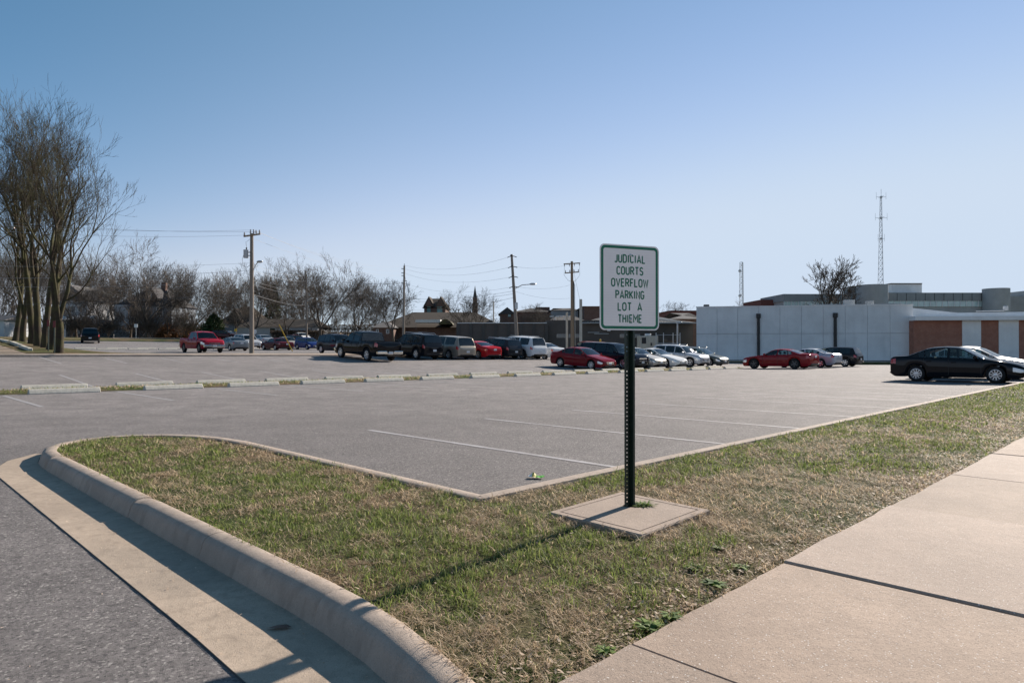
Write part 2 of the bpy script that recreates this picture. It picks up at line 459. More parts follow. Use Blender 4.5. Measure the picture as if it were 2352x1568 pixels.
M['rim_dark'] = simple('dark_alloy', (.10, .10, .105), .35, .7, .15, 10)
M['chrome'] = simple('chrome', (.78, .79, .80), .12, 1, .06, 6)
M['lamp_clear'] = simple('lamp_lens', (.62, .64, .66), .08, .3, .15, 20, 1)
M['lamp_red'] = simple('lamp_red', (.42, .02, .02), .12, 0, .2, 20, 1)
M['lamp_amber'] = simple('lamp_amber', (.6, .2, .03), .15, 0, .2, 20, 1)
M['plate'] = simple('plate', (.60, .63, .66), .4, .1, .12, 40)
M['seat'] = simple('seat_cloth', (.06, .058, .055), .9, 0, .2, 12)
M['seat_tan'] = simple('seat_tan', (.26, .22, .17), .9, 0, .2, 12)
M['glass'] = glass_mat('car_glass', (.62, .72, .70), .02)
M['glass_dark'] = glass_mat('privacy_glass', (.10, .12, .13), .03)
M['yellow'] = simple('yellow_paint', (.62, .38, .03), .5, 0, .12, 6)
M['stopred'] = simple('sign_red', (.45, .03, .04), .45, 0, .1, 6)
M['dull_red'] = simple('dull_red', (.16, .02, .025), .6, 0, .2, 10)
M['greenpost'] = simple('green_post_paint', (.012, .028, .020), .45, .1, .3, 25, .2)
M['signback'] = simple('sign_aluminium', (.55, .56, .58), .45, .6, .12, 8)
def sign_white():
    k = NT('sign_sheeting'); w = k.n.new('ShaderNodeTexWave'); w.bands_direction = 'Z'; w.inputs['Scale'].default_value = 14; w.inputs['Distortion'].default_value = 1.2; w.inputs['Detail'].default_value = 3
    k.l.new(k.tc.outputs['Object'], w.inputs[0]); n = k.noise(5, 5, .6)
    c = k.mix(k.math('MULTIPLY', w.outputs['Fac'], .18), (.95, .91, .90), (.82, .78, .78)); c = k.mix(k.ramp(n, [(.4, .16), (.6, 0.0)]), c, (.76, .72, .7))
    k.col(c); k.set(.42, 0, .4)
    return k.m
M['sign_white'] = sign_white()
M['sign_green'] = simple('sign_green', (.004, .16, .085), .4, 0, .12, 8)
# ================================================================== GROUND
rng = np.random.default_rng(7)
def vnoise(x, y, sc, seed=0):
    """value noise, 0..1"""
    x = np.asarray(x) * sc + 1000; y = np.asarray(y) * sc + 1000
    xi = np.floor(x).astype(np.int64); yi = np.floor(y).astype(np.int64); fx = x - xi; fy = y - yi
    fx = fx * fx * (3 - 2 * fx); fy = fy * fy * (3 - 2 * fy)
    def h(a, b):
        q = (a * 374761393 + b * 668265263 + seed * 974711) & 0x7fffffff
        q = ((q ^ (q >> 13)) * 1274126177) & 0x7fffffff
        return ((q ^ (q >> 16)) & 0xffff) / 65535.0
    return (h(xi, yi) * (1 - fx) + h(xi + 1, yi) * fx) * (1 - fy) + (h(xi, yi + 1) * (1 - fx) + h(xi + 1, yi + 1) * fx) * fy
def fnoise(x, y, sc, seed=0):
    return .55 * vnoise(x, y, sc, seed) + .3 * vnoise(x, y, sc * 2.1, seed + 5) + .15 * vnoise(x, y, sc * 4.3, seed + 9)

def st_grid(name, ss, ts, dz, mat, mask=None, kind='structure', smooth=True, zfun=None):
    """sheet over an (s, t) grid lying dz above the terrain"""
    S, T = np.meshgrid(ss, ts, indexing='ij')
    Z = Hst(S, T) + dz if zfun is None else zfun(S, T)
    X, Y = xy(S, T)
    n, m = S.shape
    V = np.stack([X, Y, Z], -1).reshape(-1, 3)
    i, j = np.meshgrid(np.arange(n - 1), np.arange(m - 1), indexing='ij')
    F = np.stack([i * m + j, (i + 1) * m + j, (i + 1) * m + j + 1, i * m + j + 1], -1).reshape(-1, 4)
    if mask is not None:
        cs = (S[:-1, :-1] + S[1:, 1:]) / 2; ct = (T[:-1, :-1] + T[1:, 1:]) / 2
        F = F[mask(cs, ct).reshape(-1)]
    o = link(name, np_mesh(name, V, F, mat, smooth))
    o["kind"] = kind
    return o
def far_axis(a, b, step, lim):
    c = list(np.arange(a, b + .01, step)); d = step
    while c[-1] < lim: d *= 1.35; c.append(c[-1] + d)
    d = step; f = [c[0]]
    while f[-1] > -lim: d *= 1.35; f.append(f[-1] - d)
    return np.array(sorted(set(f + c)))
st_grid('ground', far_axis(-40, 150, 5, 2500), far_axis(-30, 160, 5, 2500), -.09, M['ground'])
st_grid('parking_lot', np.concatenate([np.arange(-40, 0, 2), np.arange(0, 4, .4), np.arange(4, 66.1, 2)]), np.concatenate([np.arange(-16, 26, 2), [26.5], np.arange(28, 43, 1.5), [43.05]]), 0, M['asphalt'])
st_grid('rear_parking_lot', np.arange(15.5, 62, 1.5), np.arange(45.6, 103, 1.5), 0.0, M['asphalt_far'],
        mask=lambda s, t: s > 16 + np.clip((58 - t) / 12, 0, 1) ** 2 * 9)
# concrete street and its kerb behind the camera, unseen and added for warm bounce light
st_grid('street', np.arange(-60, 90.1, 5), np.array([-14, -8, -2.2]), .01, M['sidewalk_b'], zfun=lambda S, T: S * 0 - .03)
st_grid('street_verge', np.arange(-60, 90.1, 5), np.array([-2.2, -1.4, -.54]), .01, M['verge'], zfun=lambda S, T: S * 0 + .10)
# gravel patch at the far left
M['gravel'] = concrete_mat('gravel', (.27, .21, .155), .6, .1, 9)
st_grid('gravel_patch', np.arange(-30, 8.6, 1.0), np.arange(44.5, 60, 1.0), .105, M['gravel'])
# road that runs behind the rear car park
st_grid('back_road', np.arange(30, 120, 3), np.arange(112, 119, 1), .02, M['asphalt_far'])

# kerb line of the grass, as (s, t) of its grass side; traffic side is to the left of travel
nose = [(2.0, 9.7), (2.03, 10.2), (2.12, 10.6), (2.3, 10.92), (2.58, 11.14), (2.9, 11.2), (3.22, 11.1), (3.52, 10.84), (3.76, 10.45), (3.92, 9.95), (4.0, 9.3)]
left_leg = [(1.55, 1.2), (1.70, 1.6), (1.82, 1.98), (1.90, 2.36), (1.955, 2.72), (1.985, 3.1), (2.0, 3.5)] + [(2.0, t) for t in np.arange(4, 9.6, .5)]
KERB = left_leg + nose + [(4.0, t) for t in (8.5, 7.5, 6.5, 5.5, 4.9)] + [(4.0, 4.47), (4.015, 4.415), (4.07, 4.4)] + [(s, 4.4) for s in np.arange(5, 62, 1.5)]
def sweep(path, section, zf, name, mat, closed_ends=True, smooth=True):
    P = np.array(path, dtype=float); n = len(P)
    d = np.zeros_like(P); d[1:-1] = P[2:] - P[:-2]; d[0] = P[1] - P[0]; d[-1] = P[-1] - P[-2]
    d /= np.linalg.norm(d, axis=1)[:, None]
    N = np.stack([-d[:, 1], d[:, 0]], -1)
    V = []
    for i in range(n):
        for off, z in section(i, P[i]):
            s_, t_ = P[i] + N[i] * off
            x, y = xy(s_, t_)
            V.append((x, y, z + zf(s_, t_)))
    m = len(V) // n
    F = [(i * m + k, (i + 1) * m + k, (i + 1) * m + k + 1, i * m + k + 1) for i in range(n - 1) for k in range(m - 1)]
    mb = MB(); mb.v = V; mb.f = F; mb.m = [0] * len(F)
    o = mb.build(name, mat, angle=50)
    o["kind"] = 'structure'
    return o
KJ = (3.3, 4.9, 6.5, 8.1, 9.7)                    # contraction joints of the kerb
def kerb_section(i, p):
    if p[0] < 2.1 and min(abs(p[1] - j) for j in KJ) < .004: return [(a - .006 * (q > 4), b - .010) for q, (a, b) in enumerate(kerb_section_plain(i, p))]
    return kerb_section_plain(i, p)
def kerb_section_plain(i, p):
    lo = max(0.0, min(1.0, (2.9 - p[1]) / 1.6)) if p[0] < 2.2 else 0
    h = .125 - .05 * lo
    if p[0] < 3.0 or (p[0] < 3.4 and p[1] > 10.9):
        w = .10
        return [(-.03, h - .10), (-.012, h - .006), (.0, h), (.05, h + .004), (w, h - .004), (w + .03, h - .02), (w + .052, h - .05), (w + .066, h - .10), (w + .082, -.02), (w + .10, -.10)]
    k = min(1, max(0, (p[0] - 3.0) / .6)); w = .10 + .02 * k
    return [(-.03, h - .10), (-.012, h - .006), (.0, h), (.05, h + .002), (w, h - .002), (w + .018, h - .012), (w + .024, h - .04), (w + .027, h - .07), (w + .032, -.02), (w + .04, -.06)]
dense = []
for a, b in zip(KERB[:-1], KERB[1:]):
    k = max(1, int(math.dist(a, b) / .22)) if a[0] < 6 else 1
    for q in range(k): dense.append((a[0] + (b[0] - a[0]) * q / k, a[1] + (b[1] - a[1]) * q / k))
dense.append(KERB[-1])
for j in KJ:
    q = next(i for i in range(len(dense) - 1) if dense[i][1] <= j < dense[i + 1][1] and dense[i][0] < 2.2)
    f = (j - dense[q][1]) / (dense[q + 1][1] - dense[q][1]); x_ = dense[q][0] + (dense[q + 1][0] - dense[q][0]) * f
    dense[q + 1:q + 1] = [(x_, j - .007), (x_, j), (x_, j + .007)]
    dense = [p for i, p in enumerate(dense) if i == 0 or math.dist(p, dense[i - 1]) > .003]
sweep(dense, kerb_section, lambda s, t: 0.0, 'kerb', M['kerb'])
# gutter pan along the drive, closing against the nose of the kerb
gp_in = [(1.40, .6), (1.53, 1.3), (1.66, 1.7), (1.74, 2.1), (1.79, 2.6), (1.815, 3.1)] + [(1.825, t) for t in np.arange(3.6, 9.7, .4)] + [(1.83, 9.9), (1.87, 10.35), (1.95, 10.7), (2.1, 11.0)]
gp_out = [(1.22, .6), (1.25, 1.3), (1.28, 1.7), (1.29, 2.1), (1.30, 2.6), (1.31, 3.1)] + [(1.325 + .006 * (t - 3.6), t) for t in np.arange(3.6, 9.7, .4)] + [(1.40, 9.9), (1.47, 10.35), (1.62, 10.75), (1.98, 11.12)]
mb = MB(); K = 7
for a, b in zip(gp_in, gp_out):
    for q in range(K):
        f = q / (K - 1); s_ = a[0] + (b[0] - a[0]) * f; t_ = a[1] + (b[1] - a[1]) * f
        x, y = xy(s_, t_); mb.v.append((x, y, float(Hst(s_, t_)) * (1 - f * 0) + .004 + .005 * f ** 1.3))
for i in range(len(gp_in) - 1):
    for q in range(K - 1):
        mb.f.append((i * K + q, (i + 1) * K + q, (i + 1) * K + q + 1, i * K + q + 1)); mb.m.append(0)
# outer lip down to the asphalt
n0 = len(mb.v)
for b in gp_out: x, y = xy(b[0] - .006, b[1]); mb.v.append((x, y, -.07))
for i in range(len(gp_out) - 1):
    mb.f.append((i * K + K - 1, (i + 1) * K + K - 1, n0 + i + 1, n0 + i)); mb.m.append(0)
mb.build('gutter', M['gutter'], angle=40)["kind"] = 'structure'
# crumbling seam of bitumen between asphalt and gutter
mb = MB(); rr = random.Random(3)
for i in range(len(gp_out) - 1):
    for q in range(6):
        f0, f1 = q / 6, (q + 1) / 6
        pts = []
        for f in (f0, f1):
            s_ = gp_out[i][0] + (gp_out[i + 1][0] - gp_out[i][0]) * f; t_ = gp_out[i][1] + (gp_out[i + 1][1] - gp_out[i][1]) * f
            w = .001 + .012 * float(vnoise(s_ * 1.0, t_, 7, 4)) ** 2
            pts.append(((s_ - .004, t_), (s_ - .006 - w, t_)))
        z_ = float(Hst(*pts[0][0])); mb.add([(*xy(*pts[0][0]), z_ + .010), (*xy(*pts[1][0]), z_ + .010), (*xy(*pts[1][1]), z_ + .005), (*xy(*pts[0][1]), z_ + .005)], [(0, 1, 2, 3)])
mb.build('seam', M['black'])["kind"] = 'structure'

# ---- turf of the island and the strip
PEN = [(1.97, 2.9), (1.97, 9.7)] + [(a - .0, b) for a, b in nose[1:]] + [(4.03, 9.3), (4.03, 4.37)]
POLY = np.array([(1.5, 1.72), (1.86, 2.2), (1.94, 2.7)] + PEN + [(62, 4.37), (62, 1.72)])
def inside(s, t, poly=POLY):
    s = np.asarray(s); t = np.asarray(t); r = np.zeros(s.shape, bool); n = len(poly)
    for i in range(n):
        (x1, y1), (x2, y2) = poly[i], poly[(i + 1) % n]
        c = ((y1 > t) != (y2 > t)) & (s < (x2 - x1) * (t - y1) / (y2 - y1 + 1e-12) + x1)
        r ^= c
    return r
def turf_z(s, t):
    x, y = xy(s, t)
    return .098 + .022 * (fnoise(x, y, 1.6, 3) - .5) + .012 * (fnoise(x, y, 6, 8) - .5) - .02 * np.clip((2.3 - t) / .5, 0, 1)
def grow(poly, d):
    return inside
ss = np.concatenate([np.arange(1.4, 12, .1), np.arange(12, 62.1, .8)]); ts = np.concatenate([np.arange(1.7, 4.45, .1), np.arange(4.45, 11.4, .12)])
st_grid('lawn', ss, ts, 0, M['turf'], mask=lambda s, t: inside(s, t) | inside(s + .05, t) | inside(s - .05, t - .06) | inside(s - .05, t + .05), zfun=turf_z)

PAD = [(4.0, 2.72), (5.0, 2.76), (5.05, 3.66), (4.03, 3.62)]       # (s, t) corners of the concrete pad
HOLE = (4.70, 3.27)
def on_pad(s, t): return (s > 3.99) & (s < 5.05) & (t > 2.70) & (t < 3.67)
# sidewalk edge wanders a little where turf creeps over it
def walk_edge(s): return 1.80 + .035 * (fnoise(np.asarray(s), np.asarray(s) * 0, 2.3, 2) - .5) - .04 * np.clip((np.asarray(s) - 7) / 10, 0, 1)
def blades(n, smin, smax, tmin, tmax, hgt, wid, seed, extra=None):
    r = np.random.default_rng(seed)
    s = r.uniform(smin, smax, n); t = r.uniform(tmin, tmax, n)
    ok = inside(s, t) & ~on_pad(s, t) & (t > walk_edge(s) - .015)
    s, t = s[ok], t[ok]
    return s, t
parts = []
def add_band(dens, dmin, dmax, smin, smax, tmin, tmax, wid, seed):
    area = (smax - smin) * (tmax - tmin)
    s, t = blades(int(dens * area), smin, smax, tmin, tmax, 0, wid, seed)
    x, y = xy(s, t); d = np.hypot(x, y)
    ok = (d >= dmin) & (d < dmax) & (np.abs(x) < y * .80 + .4)
    parts.append((s[ok], t[ok], np.full(ok.sum(), wid)))
add_band(9500, 0, 3.6, 1.4, 5, 1.75, 5, .0036, 11)
add_band(7000, 3.6, 5.5, 1.9, 7, 1.75, 7, .0042, 12)
add_band(4200, 5.5, 8, 1.9, 9, 1.75, 9, .0055, 13)
add_band(2300, 8, 12.5, 1.9, 13, 1.75, 11.3, .0075, 14)
add_band(1000, 12.5, 20, 9, 21, 1.7, 4.45, .011, 15)
add_band(340, 20, 45, 14, 46, 1.7, 4.45, .020, 16)
s = np.concatenate([p[0] for p in parts]); t = np.concatenate([p[1] for p in parts]); ww = np.concatenate([p[2] for p in parts])
def blade_mesh(name, s, t, z, hh, ww, tone, lean, seed):
    """hh: blade length, lean: angle off the vertical at the root"""
    r = np.random.default_rng(seed); n = len(s)
    x, y = xy(s, t)
    az = r.uniform(0, 2 * np.pi, n)
    h = hh * r.uniform(.55, 1.4, n); w = ww * r.uniform(.7, 1.3, n)
    dx, dy = np.cos(az), np.sin(az)
    fa = az + np.pi / 2 + r.uniform(-.8, .8, n); px, py = np.cos(fa), np.sin(fa)
    b = np.stack([x, y, z], -1); cv = r.uniform(.15, .7, n)
    def P(lift, out, wd, sg):
        return b + np.stack([dx * h * out + px * w * wd * sg, dy * h * out + py * w * wd * sg, h * lift], -1)
    z0 = np.zeros(n); a1 = np.minimum(lean, 1.62); a2 = np.minimum(lean + cv, 1.75)
    l1, o1 = np.cos(a1) * .55, np.sin(a1) * .55
    l2, o2 = l1 + np.cos(a2) * .5, o1 + np.sin(a2) * .5
    V = np.stack([P(z0 - .06, z0, .5, -1), P(z0 - .06, z0, .5, 1), P(l1, o1, .45, -1), P(l1, o1, .45, 1), P(l2, o2, .07, -1), P(l2, o2, .07, 1)], 1).reshape(-1, 3)
    k = np.arange(n)[:, None] * 6
    F = np.concatenate([k + np.array([[0, 1, 3, 2]]), k + np.array([[2, 3, 5, 4]])], 0)
    me = np_mesh(name, V, F, M['blade'], True)
    a = me.attributes.new('tone', 'FLOAT', 'POINT'); a.data.foreach_set('value', np.repeat(tone, 6).astype(np.float32))
    return me
def tone_of(s, t, seed=0):
    x, y = xy(s, t)
    f = fnoise(x, y, 1.0, 21) * .55 + fnoise(x, y, 3.6, 33) * .55
    bias = .10 * np.clip((2.6 - t) / .8, 0, 1) + .13 * np.exp(-((s - 3.9) ** 2 + (t - 4.0) ** 2) / .5) + .15 * np.exp(-((s - 5.9) / 1.3) ** 2 - ((t - 2.9) / .8) ** 2)
    bias = bias - .17 * np.exp(-((s - 3.2) / .9) ** 2 - ((t - 2.9) / .6) ** 2) - .10 * np.exp(-((s - 2.6) / .6) ** 2 - ((t - 6.0) / 1.6) ** 2)
    bias = bias - .10 * np.exp(-((t - 4.2) / .25) ** 2) * (s > 4.5) - .18 * np.clip((s - 8) / 8, 0, 1) * (t > 2.5)
    return np.clip((f + bias - .535) * 7.0 + .5, 0, 1)
rq = np.random.default_rng(6)
pe = []                                                # longer fringe creeping over the edges of the pad
for i in range(4):
    a, b = PAD[i], PAD[(i + 1) % 4]; q = rq.random(420); o = np.abs(rq.normal(0, .022, 420)) - .012; cx_, cy_ = 4.52, 3.19
    ps = a[0] + (b[0] - a[0]) * q; pt_ = a[1] + (b[1] - a[1]) * q; dl = np.hypot(ps - cx_, pt_ - cy_); pe.append((ps + (ps - cx_) / dl * o, pt_ + (pt_ - cy_) / dl * o))
nf = sum(len(p[0]) for p in pe)
s = np.concatenate([s] + [p[0] for p in pe]); t = np.concatenate([t] + [p[1] for p in pe]); ww = np.concatenate([ww, np.full(nf, .0045)])
x, y = xy(s, t); tn = tone_of(s, t); n = len(s)
clump = np.clip((fnoise(x, y, 7.0, 61) - .5) * 3 + .5, 0, 1)                    # tufts
dead = rq.random(n) < .20 + .77 * tn
tone = np.where(dead, .85 + .15 * rq.random(n), .18 * rq.random(n))
lean = np.where(dead, rq.uniform(.75, 1.6, n), rq.uniform(.15, 1.25, n))
hh = np.where(dead, rq.uniform(.035, .07, n), .030 + .040 * clump * rq.uniform(.5, 1, n))
thatch = np.clip((fnoise(x, y, 9.0, 77) - .5) * 3.2 + .6, .12, 1)              # thin and bare spots in the thatch
keep = np.where(dead, rq.random(n) < thatch, rq.random(n) < .35 + .65 * clump)
z = turf_z(s, t) + np.where(dead, rq.uniform(.0, .028, n), 0)
me = blade_mesh('grass', s[keep], t[keep], z[keep], hh[keep], ww[keep] * np.where(dead[keep], .85, 1.1), tone[keep], lean[keep], 8)
tag(link('grass', me), 'short half dormant turf of straw and green blades on the kerbed island and verge', 'grass', kind='stuff')

# dead leaves and straw scraps, thickest along the sidewalk edge
def leaf_scatter(name, s, t, z, size, mat, seed, flat=.5):
    r = np.random.default_rng(seed); n = len(s); x, y = xy(s, t)
    az = r.uniform(0, 6.283, n); L = size * r.uniform(.5, 1.4, n); W = L * r.uniform(.25, .6, n)
    ti = r.uniform(-flat, flat, n); cu = r.uniform(.0, .5, n)
    dx, dy = np.cos(az), np.sin(az); b = np.stack([x, y, z], -1)
    def P(u, v, w): return b + np.stack([dx * L * u - dy * W * v, dy * L * u + dx * W * v, L * (u * ti + w * cu) + .002], -1)
    V = np.stack([P(-.5, 0, .35), P(-.12, -.5, .1), P(-.12, .5, .1), P(.2, -.42, .08), P(.2, .42, .08), P(.5, 0, .3)], 1).reshape(-1, 3)
    k = np.arange(n)[:, None] * 6
    F = np.concatenate([k + np.array([[0, 1, 2]]), k + np.array([[1, 3, 2]]), k + np.array([[2, 3, 4]]), k + np.array([[3, 5, 4]])], 0)
    return np_mesh(name, V, F, mat)
r_ = np.random.default_rng(77)
n = 3600; s = r_.uniform(1.7, 26, n) ** 1.0; s = 1.7 + (s - 1.7) * r_.random(n) ** .6
t = walk_edge(s) + np.abs(r_.normal(0, .22, n)) - .03
n2 = 2600; s = np.concatenate([s, r_.uniform(1.9, 16, n2)]); t = np.concatenate([t, r_.uniform(1.8, 11, n2)])
ok = inside(s, t) & ~on_pad(s, t); s, t = s[ok], t[ok]
tag(link('leaf_litter', leaf_scatter('leaf_litter', s, t, turf_z(s, t) + .022, .026, M['litter'], 4)),
    'dry curled leaves and straw scraps caught in the turf along the sidewalk', 'leaf litter', kind='stuff')
# loose grit and bits of leaf on the asphalt and in the gutter
n = 420; s = np.concatenate([r_.uniform(1.33, 1.8, 160), r_.uniform(4.2, 16, 200), r_.uniform(-2, 1.2, 160)]); t = np.concatenate([r_.uniform(2.4, 10, 160), r_.uniform(4.8, 16, 200), r_.uniform(2.5, 12, 160)])
tag(link('grit', leaf_scatter('grit', s, t, Hst(s, t) + np.where((s > 1.3) & (s < 1.83), .012, .003), .016, M['litter'], 9, .2)),
    'small bits of gravel and leaf scattered over asphalt and gutter', 'grit', kind='stuff')

# ---- weeds: broad green rosettes at the sidewalk edge, a tuft in the pad hole
def weed(name, label, s, t, z, n, size, seed, group=None, tall=False):
    r = random.Random(seed); mb = MB()
    for i in range(n):
        a = r.uniform(0, 6.283); L = size * r.uniform(.6, 1.25); W = L * (.10 if tall else .34); up = r.uniform(.7, 1.3) if tall else r.uniform(.15, .7)
        d = Vector((math.cos(a), math.sin(a), 0)); p = Vector((-d.y, d.x, 0)); o = Vector((r.gauss(0, size * .28), r.gauss(0, size * .28), 0)) if tall else Vector((r.gauss(0, size * .12), r.gauss(0, size * .12), 0))
        q = [o, o + d * L * .45 * math.cos(up) + Vector((0, 0, L * .5 * math.sin(up))), o + d * L * math.cos(up * .7) + Vector((0, 0, L * .75 * math.sin(up * .7)))]
        mb.add([tuple(q[0] - p * W * .2), tuple(q[0] + p * W * .2), tuple(q[1] + p * W * .5), tuple(q[2]), tuple(q[1] - p * W * .5)], [(0, 1, 2, 4), (4, 2, 3)])
    x, y = xy(s, t)
    return tag(mb.build(name, M['weed'], None, (x, y, z)), label, 'weed', group)
weed('grass_tuft', 'bright green grass tuft growing from the post hole in the concrete pad', HOLE[0] + .05, HOLE[1] - .05, .10, 170, .10, 3, None, True)
for i, (px, py, lab) in enumerate([(1408, 1497, 'broadleaf weed by the lowest sidewalk joint, nearest the camera'), (1560, 1420, 'broadleaf weed cluster on the sidewalk edge, second from the bottom'),
                                   (1640, 1340, 'leafy green weed hugging the sidewalk edge, third from the bottom'), (1650, 1255, 'low yellow green weed in the turf beyond the concrete pad corner'), (1590, 1300, 'dark green weed patch between concrete pad and sidewalk'), (1525, 1450, 'small ragged weed between the two lowest broadleaf weeds'), (1700, 1300, 'small weed by the thick sidewalk joint')]):
    Y = 1568 * 1.34 / (py - 794); X = wx(px, Y); a, b = st(X, Y)
    weed('weed', lab, a, max(b, 1.84), .10, 46, .052 + .012 * (i % 3), 20 + i, 'broadleaf weeds along the sidewalk')

# ---- sidewalk slabs (joints left open), the near street edge behind the camera
joints = [-6, -4.2, -2.4, -.6, .85, 2.545, 4.17, 6.26, 8.25] + [8.25 + 1.95 * k for k in range(1, 26)]
for k, (a, b) in enumerate(zip(joints[:-1], joints[1:])):
    g0 = .0035 if a != 4.17 else .0055; g1 = .0035 if b != 4.17 else .0055
    zt = .118 + .004 * math.sin(k * 2.3) + (.004 if k == 6 else 0)
    mb = MB(); n = 9
    ed = [(a + g0 + (b - a - g0 - g1) * q / n) for q in range(n + 1)]
    top_l = [(s_, float(walk_edge(s_)) + .012 * (float(vnoise(s_, 0, 9, 3)) - .5)) for s_ in ed]
    ring = [(ed[0], -.55), (ed[-1], -.55)] + top_l[::-1]
    N = len(ring); c = .008
    def inset(p):
        cx, cy = (ed[0] + ed[-1]) / 2, .6
        return (p[0] + (c if p[0] < cx - .3 else -c if p[0] > cx + .3 else 0), p[1] + (c if p[1] < cy else -c))
    vs = [(*xy(*p), -.08) for p in ring] + [(*xy(*p), zt - c) for p in ring] + [(*xy(*inset(p)), zt) for p in ring]
    fs = [(i, (i + 1) % N, N + (i + 1) % N, N + i) for i in range(N)] + [(N + i, N + (i + 1) % N, 2 * N + (i + 1) % N, 2 * N + i) for i in range(N)] + [tuple(range(2 * N, 3 * N))]
    mb.add(vs, fs)
    mb.build('sidewalk', M[('sidewalk_b', 'sidewalk', 'sidewalk_c', 'sidewalk', 'sidewalk_c', 'sidewalk', 'sidewalk_b', 'sidewalk_c')[k % 8]])["kind"] = 'structure'

# ---- painted lines
def line_strip(name, a, b, w, mat, dz=.004, n=8):
    mb = MB(); a = np.array(a); b = np.array(b); d = (b - a) / np.linalg.norm(b - a); q = np.array([-d[1], d[0]]) * w / 2
    for i in range(n + 1):
        p = a + (b - a) * i / n
        for sg in (-1, 1):
            u = p + q * sg; x, y = xy(*u); mb.v.append((x, y, float(Hst(u[0], u[1])) + dz))
    for i in range(n): mb.f.append((2 * i, 2 * i + 2, 2 * i + 3, 2 * i + 1)); mb.m.append(0)
    mb.build(name, mat)["kind"] = 'structure'
for k in range(17):
    line_strip('parking_line', (6.66 + 2.7 * k, 4.56), (6.66 + 2.7 * k - .08, 10.05), .10, M['line'])
for k in range(-3, 14):
    line_strip('parking_line', (3.55 + 2.92 * k, 19.2), (3.55 + 2.92 * k, 24.2), .11, M['line_faint'])
for k in range(-3, 15):
    line_strip('parking_line', (3.75 + 2.75 * k, 27.1), (3.75 + 2.75 * k, 32.0), .11, M['line_faint'], n=14)
for k in range(-4, 12):
    line_strip('parking_line', (5.0 + 2.8 * k, 38.0), (5.0 + 2.8 * k, 42.9), .11, M['line_faint'], n=14)

# ---- far kerb and verges
def strip(name, s0, s1, prof, mat, step=1.0):
    ss = np.arange(s0, s1 + .01, step); mb = MB(); m = len(prof)
    for s_ in ss:
        for t_, z in prof: x, y = xy(s_, t_); mb.v.append((x, y, float(Hst(s_, t_)) + z))
    for i in range(len(ss) - 1):
        for k in range(m - 1): mb.f.append((i * m + k, (i + 1) * m + k, (i + 1) * m + k + 1, i * m + k + 1)); mb.m.append(0)
    o = mb.build(name, mat); o["kind"] = 'structure'; return o
strip('far_kerb', -30, 46, [(42.9, -.05), (42.93, .12), (42.97, .15), (43.4, .16), (43.42, .05)], M['kerb'])
strip('verge', -30, 62, [(43.35, .12), (44.2, .16), (45.2, .12), (45.7, .01), (45.8, -.1)], M['verge'])
st_grid('bank', np.arange(-30, 27, 1.0), np.arange(45, 66, 1.0), .06, M['verge'], mask=lambda s, t: s < 15.8 + np.clip((58 - t) / 12, 0, 1) ** 2 * 9)
strip('far_verge', -20, 70, [(102.6, -.05), (102.7, .12), (106, .14), (112, .1), (113, -.1)], M['verge'], 3)
# median island between the two rows of stops
ms = np.arange(-6, 50.1, .5)
st_grid('median', ms, np.array([24.62, 24.8, 25.2, 25.6, 26.0, 26.4, 26.6]), 0, M['turf'],
        zfun=lambda S, T: Hst(S, T) + .065 * np.clip(1 - ((T - 25.6) / 1.0) ** 4, -.3, 1) + .02 * (fnoise(S, T, 1.7, 4) - .5))
r_ = np.random.default_rng(31); n = 15000
s = r_.uniform(-2, 50, n); t = r_.uniform(24.66, 26.55, n)
tn = np.where(r_.random(n) < .15 + .5 * fnoise(s, t, .7, 55), 1.0, 0.05)
me = blade_mesh('median_grass', s, t, Hst(s, t) + .05, np.full(n, .075), np.full(n, .017), tn, r_.uniform(.2, 1.4, n), 14)
tag(link('median_grass', me), 'thin tufty grass on the narrow median between the wheel stop rows', 'grass', kind='stuff')

# ---- wheel stops
def stop_mesh(L):
    mb = MB(); w, h = .135, .155
    prof = [(-w, 0), (-w, .03), (-w + .035, .09), (-w + .075, h - .012), (-w + .095, h), (w - .095, h), (w - .075, h - .012), (w - .035, .09), (w, .03), (w, 0)]
    m = len(prof); xs = [-L / 2, -L / 2 + .015, -.3, .3, L / 2 - .015, L / 2]
    for i, x in enumerate(xs):
        k = .93 if i in (0, 5) else 1
        for y, z in prof: mb.v.append((x, y * k, z * (k if z > .1 else 1)))
    for i in range(len(xs) - 1):
        for j in range(m): mb.f.append((i * m + j, (i + 1) * m + j, (i + 1) * m + (j + 1) % m, i * m + (j + 1) % m)); mb.m.append(0)
    mb.f += [tuple(range(m)), tuple(reversed(range(len(xs) * m - m, len(xs) * m)))]; mb.m += [0, 0]
    return mb.mesh('wheel_stop', M['stop'])
stop_me = stop_mesh(1.86)
ORD = 'first second third fourth fifth sixth seventh eighth ninth tenth eleventh twelfth thirteenth fourteenth fifteenth sixteenth seventeenth eighteenth'.split()
rw = random.Random(12)
def place_stop(s_, t_, label, group):
    x, y = xy(s_, t_); o = link('wheel_stop', stop_me, None, (x, y, float(Hst(s_, t_)) - .003), (0, rw.uniform(-.004, .004) + .0065, math.pi / 4 + rw.uniform(-.03, .03)))
    tag(o, label, 'wheel stop', group)
near = [4.23, 7.41, 10.24, 13.09, 15.97, 18.95, 21.9, 24.9, 27.9, 30.9, 33.9, 36.8, 39.6, 42.3, 44.8, 47.2]
place_stop(.35 + 1.0, 24.42, 'white concrete wheel stop cut by the left picture edge, near row of the median', 'wheel stops along the median')
for i, s_ in enumerate(near):
    place_stop(s_ * 24.42 / 24.75 + .93, 24.42 + rw.uniform(-.06, .06), 'white concrete wheel stop, %s whole one from left in the near median row' % ORD[i], 'wheel stops along the median')
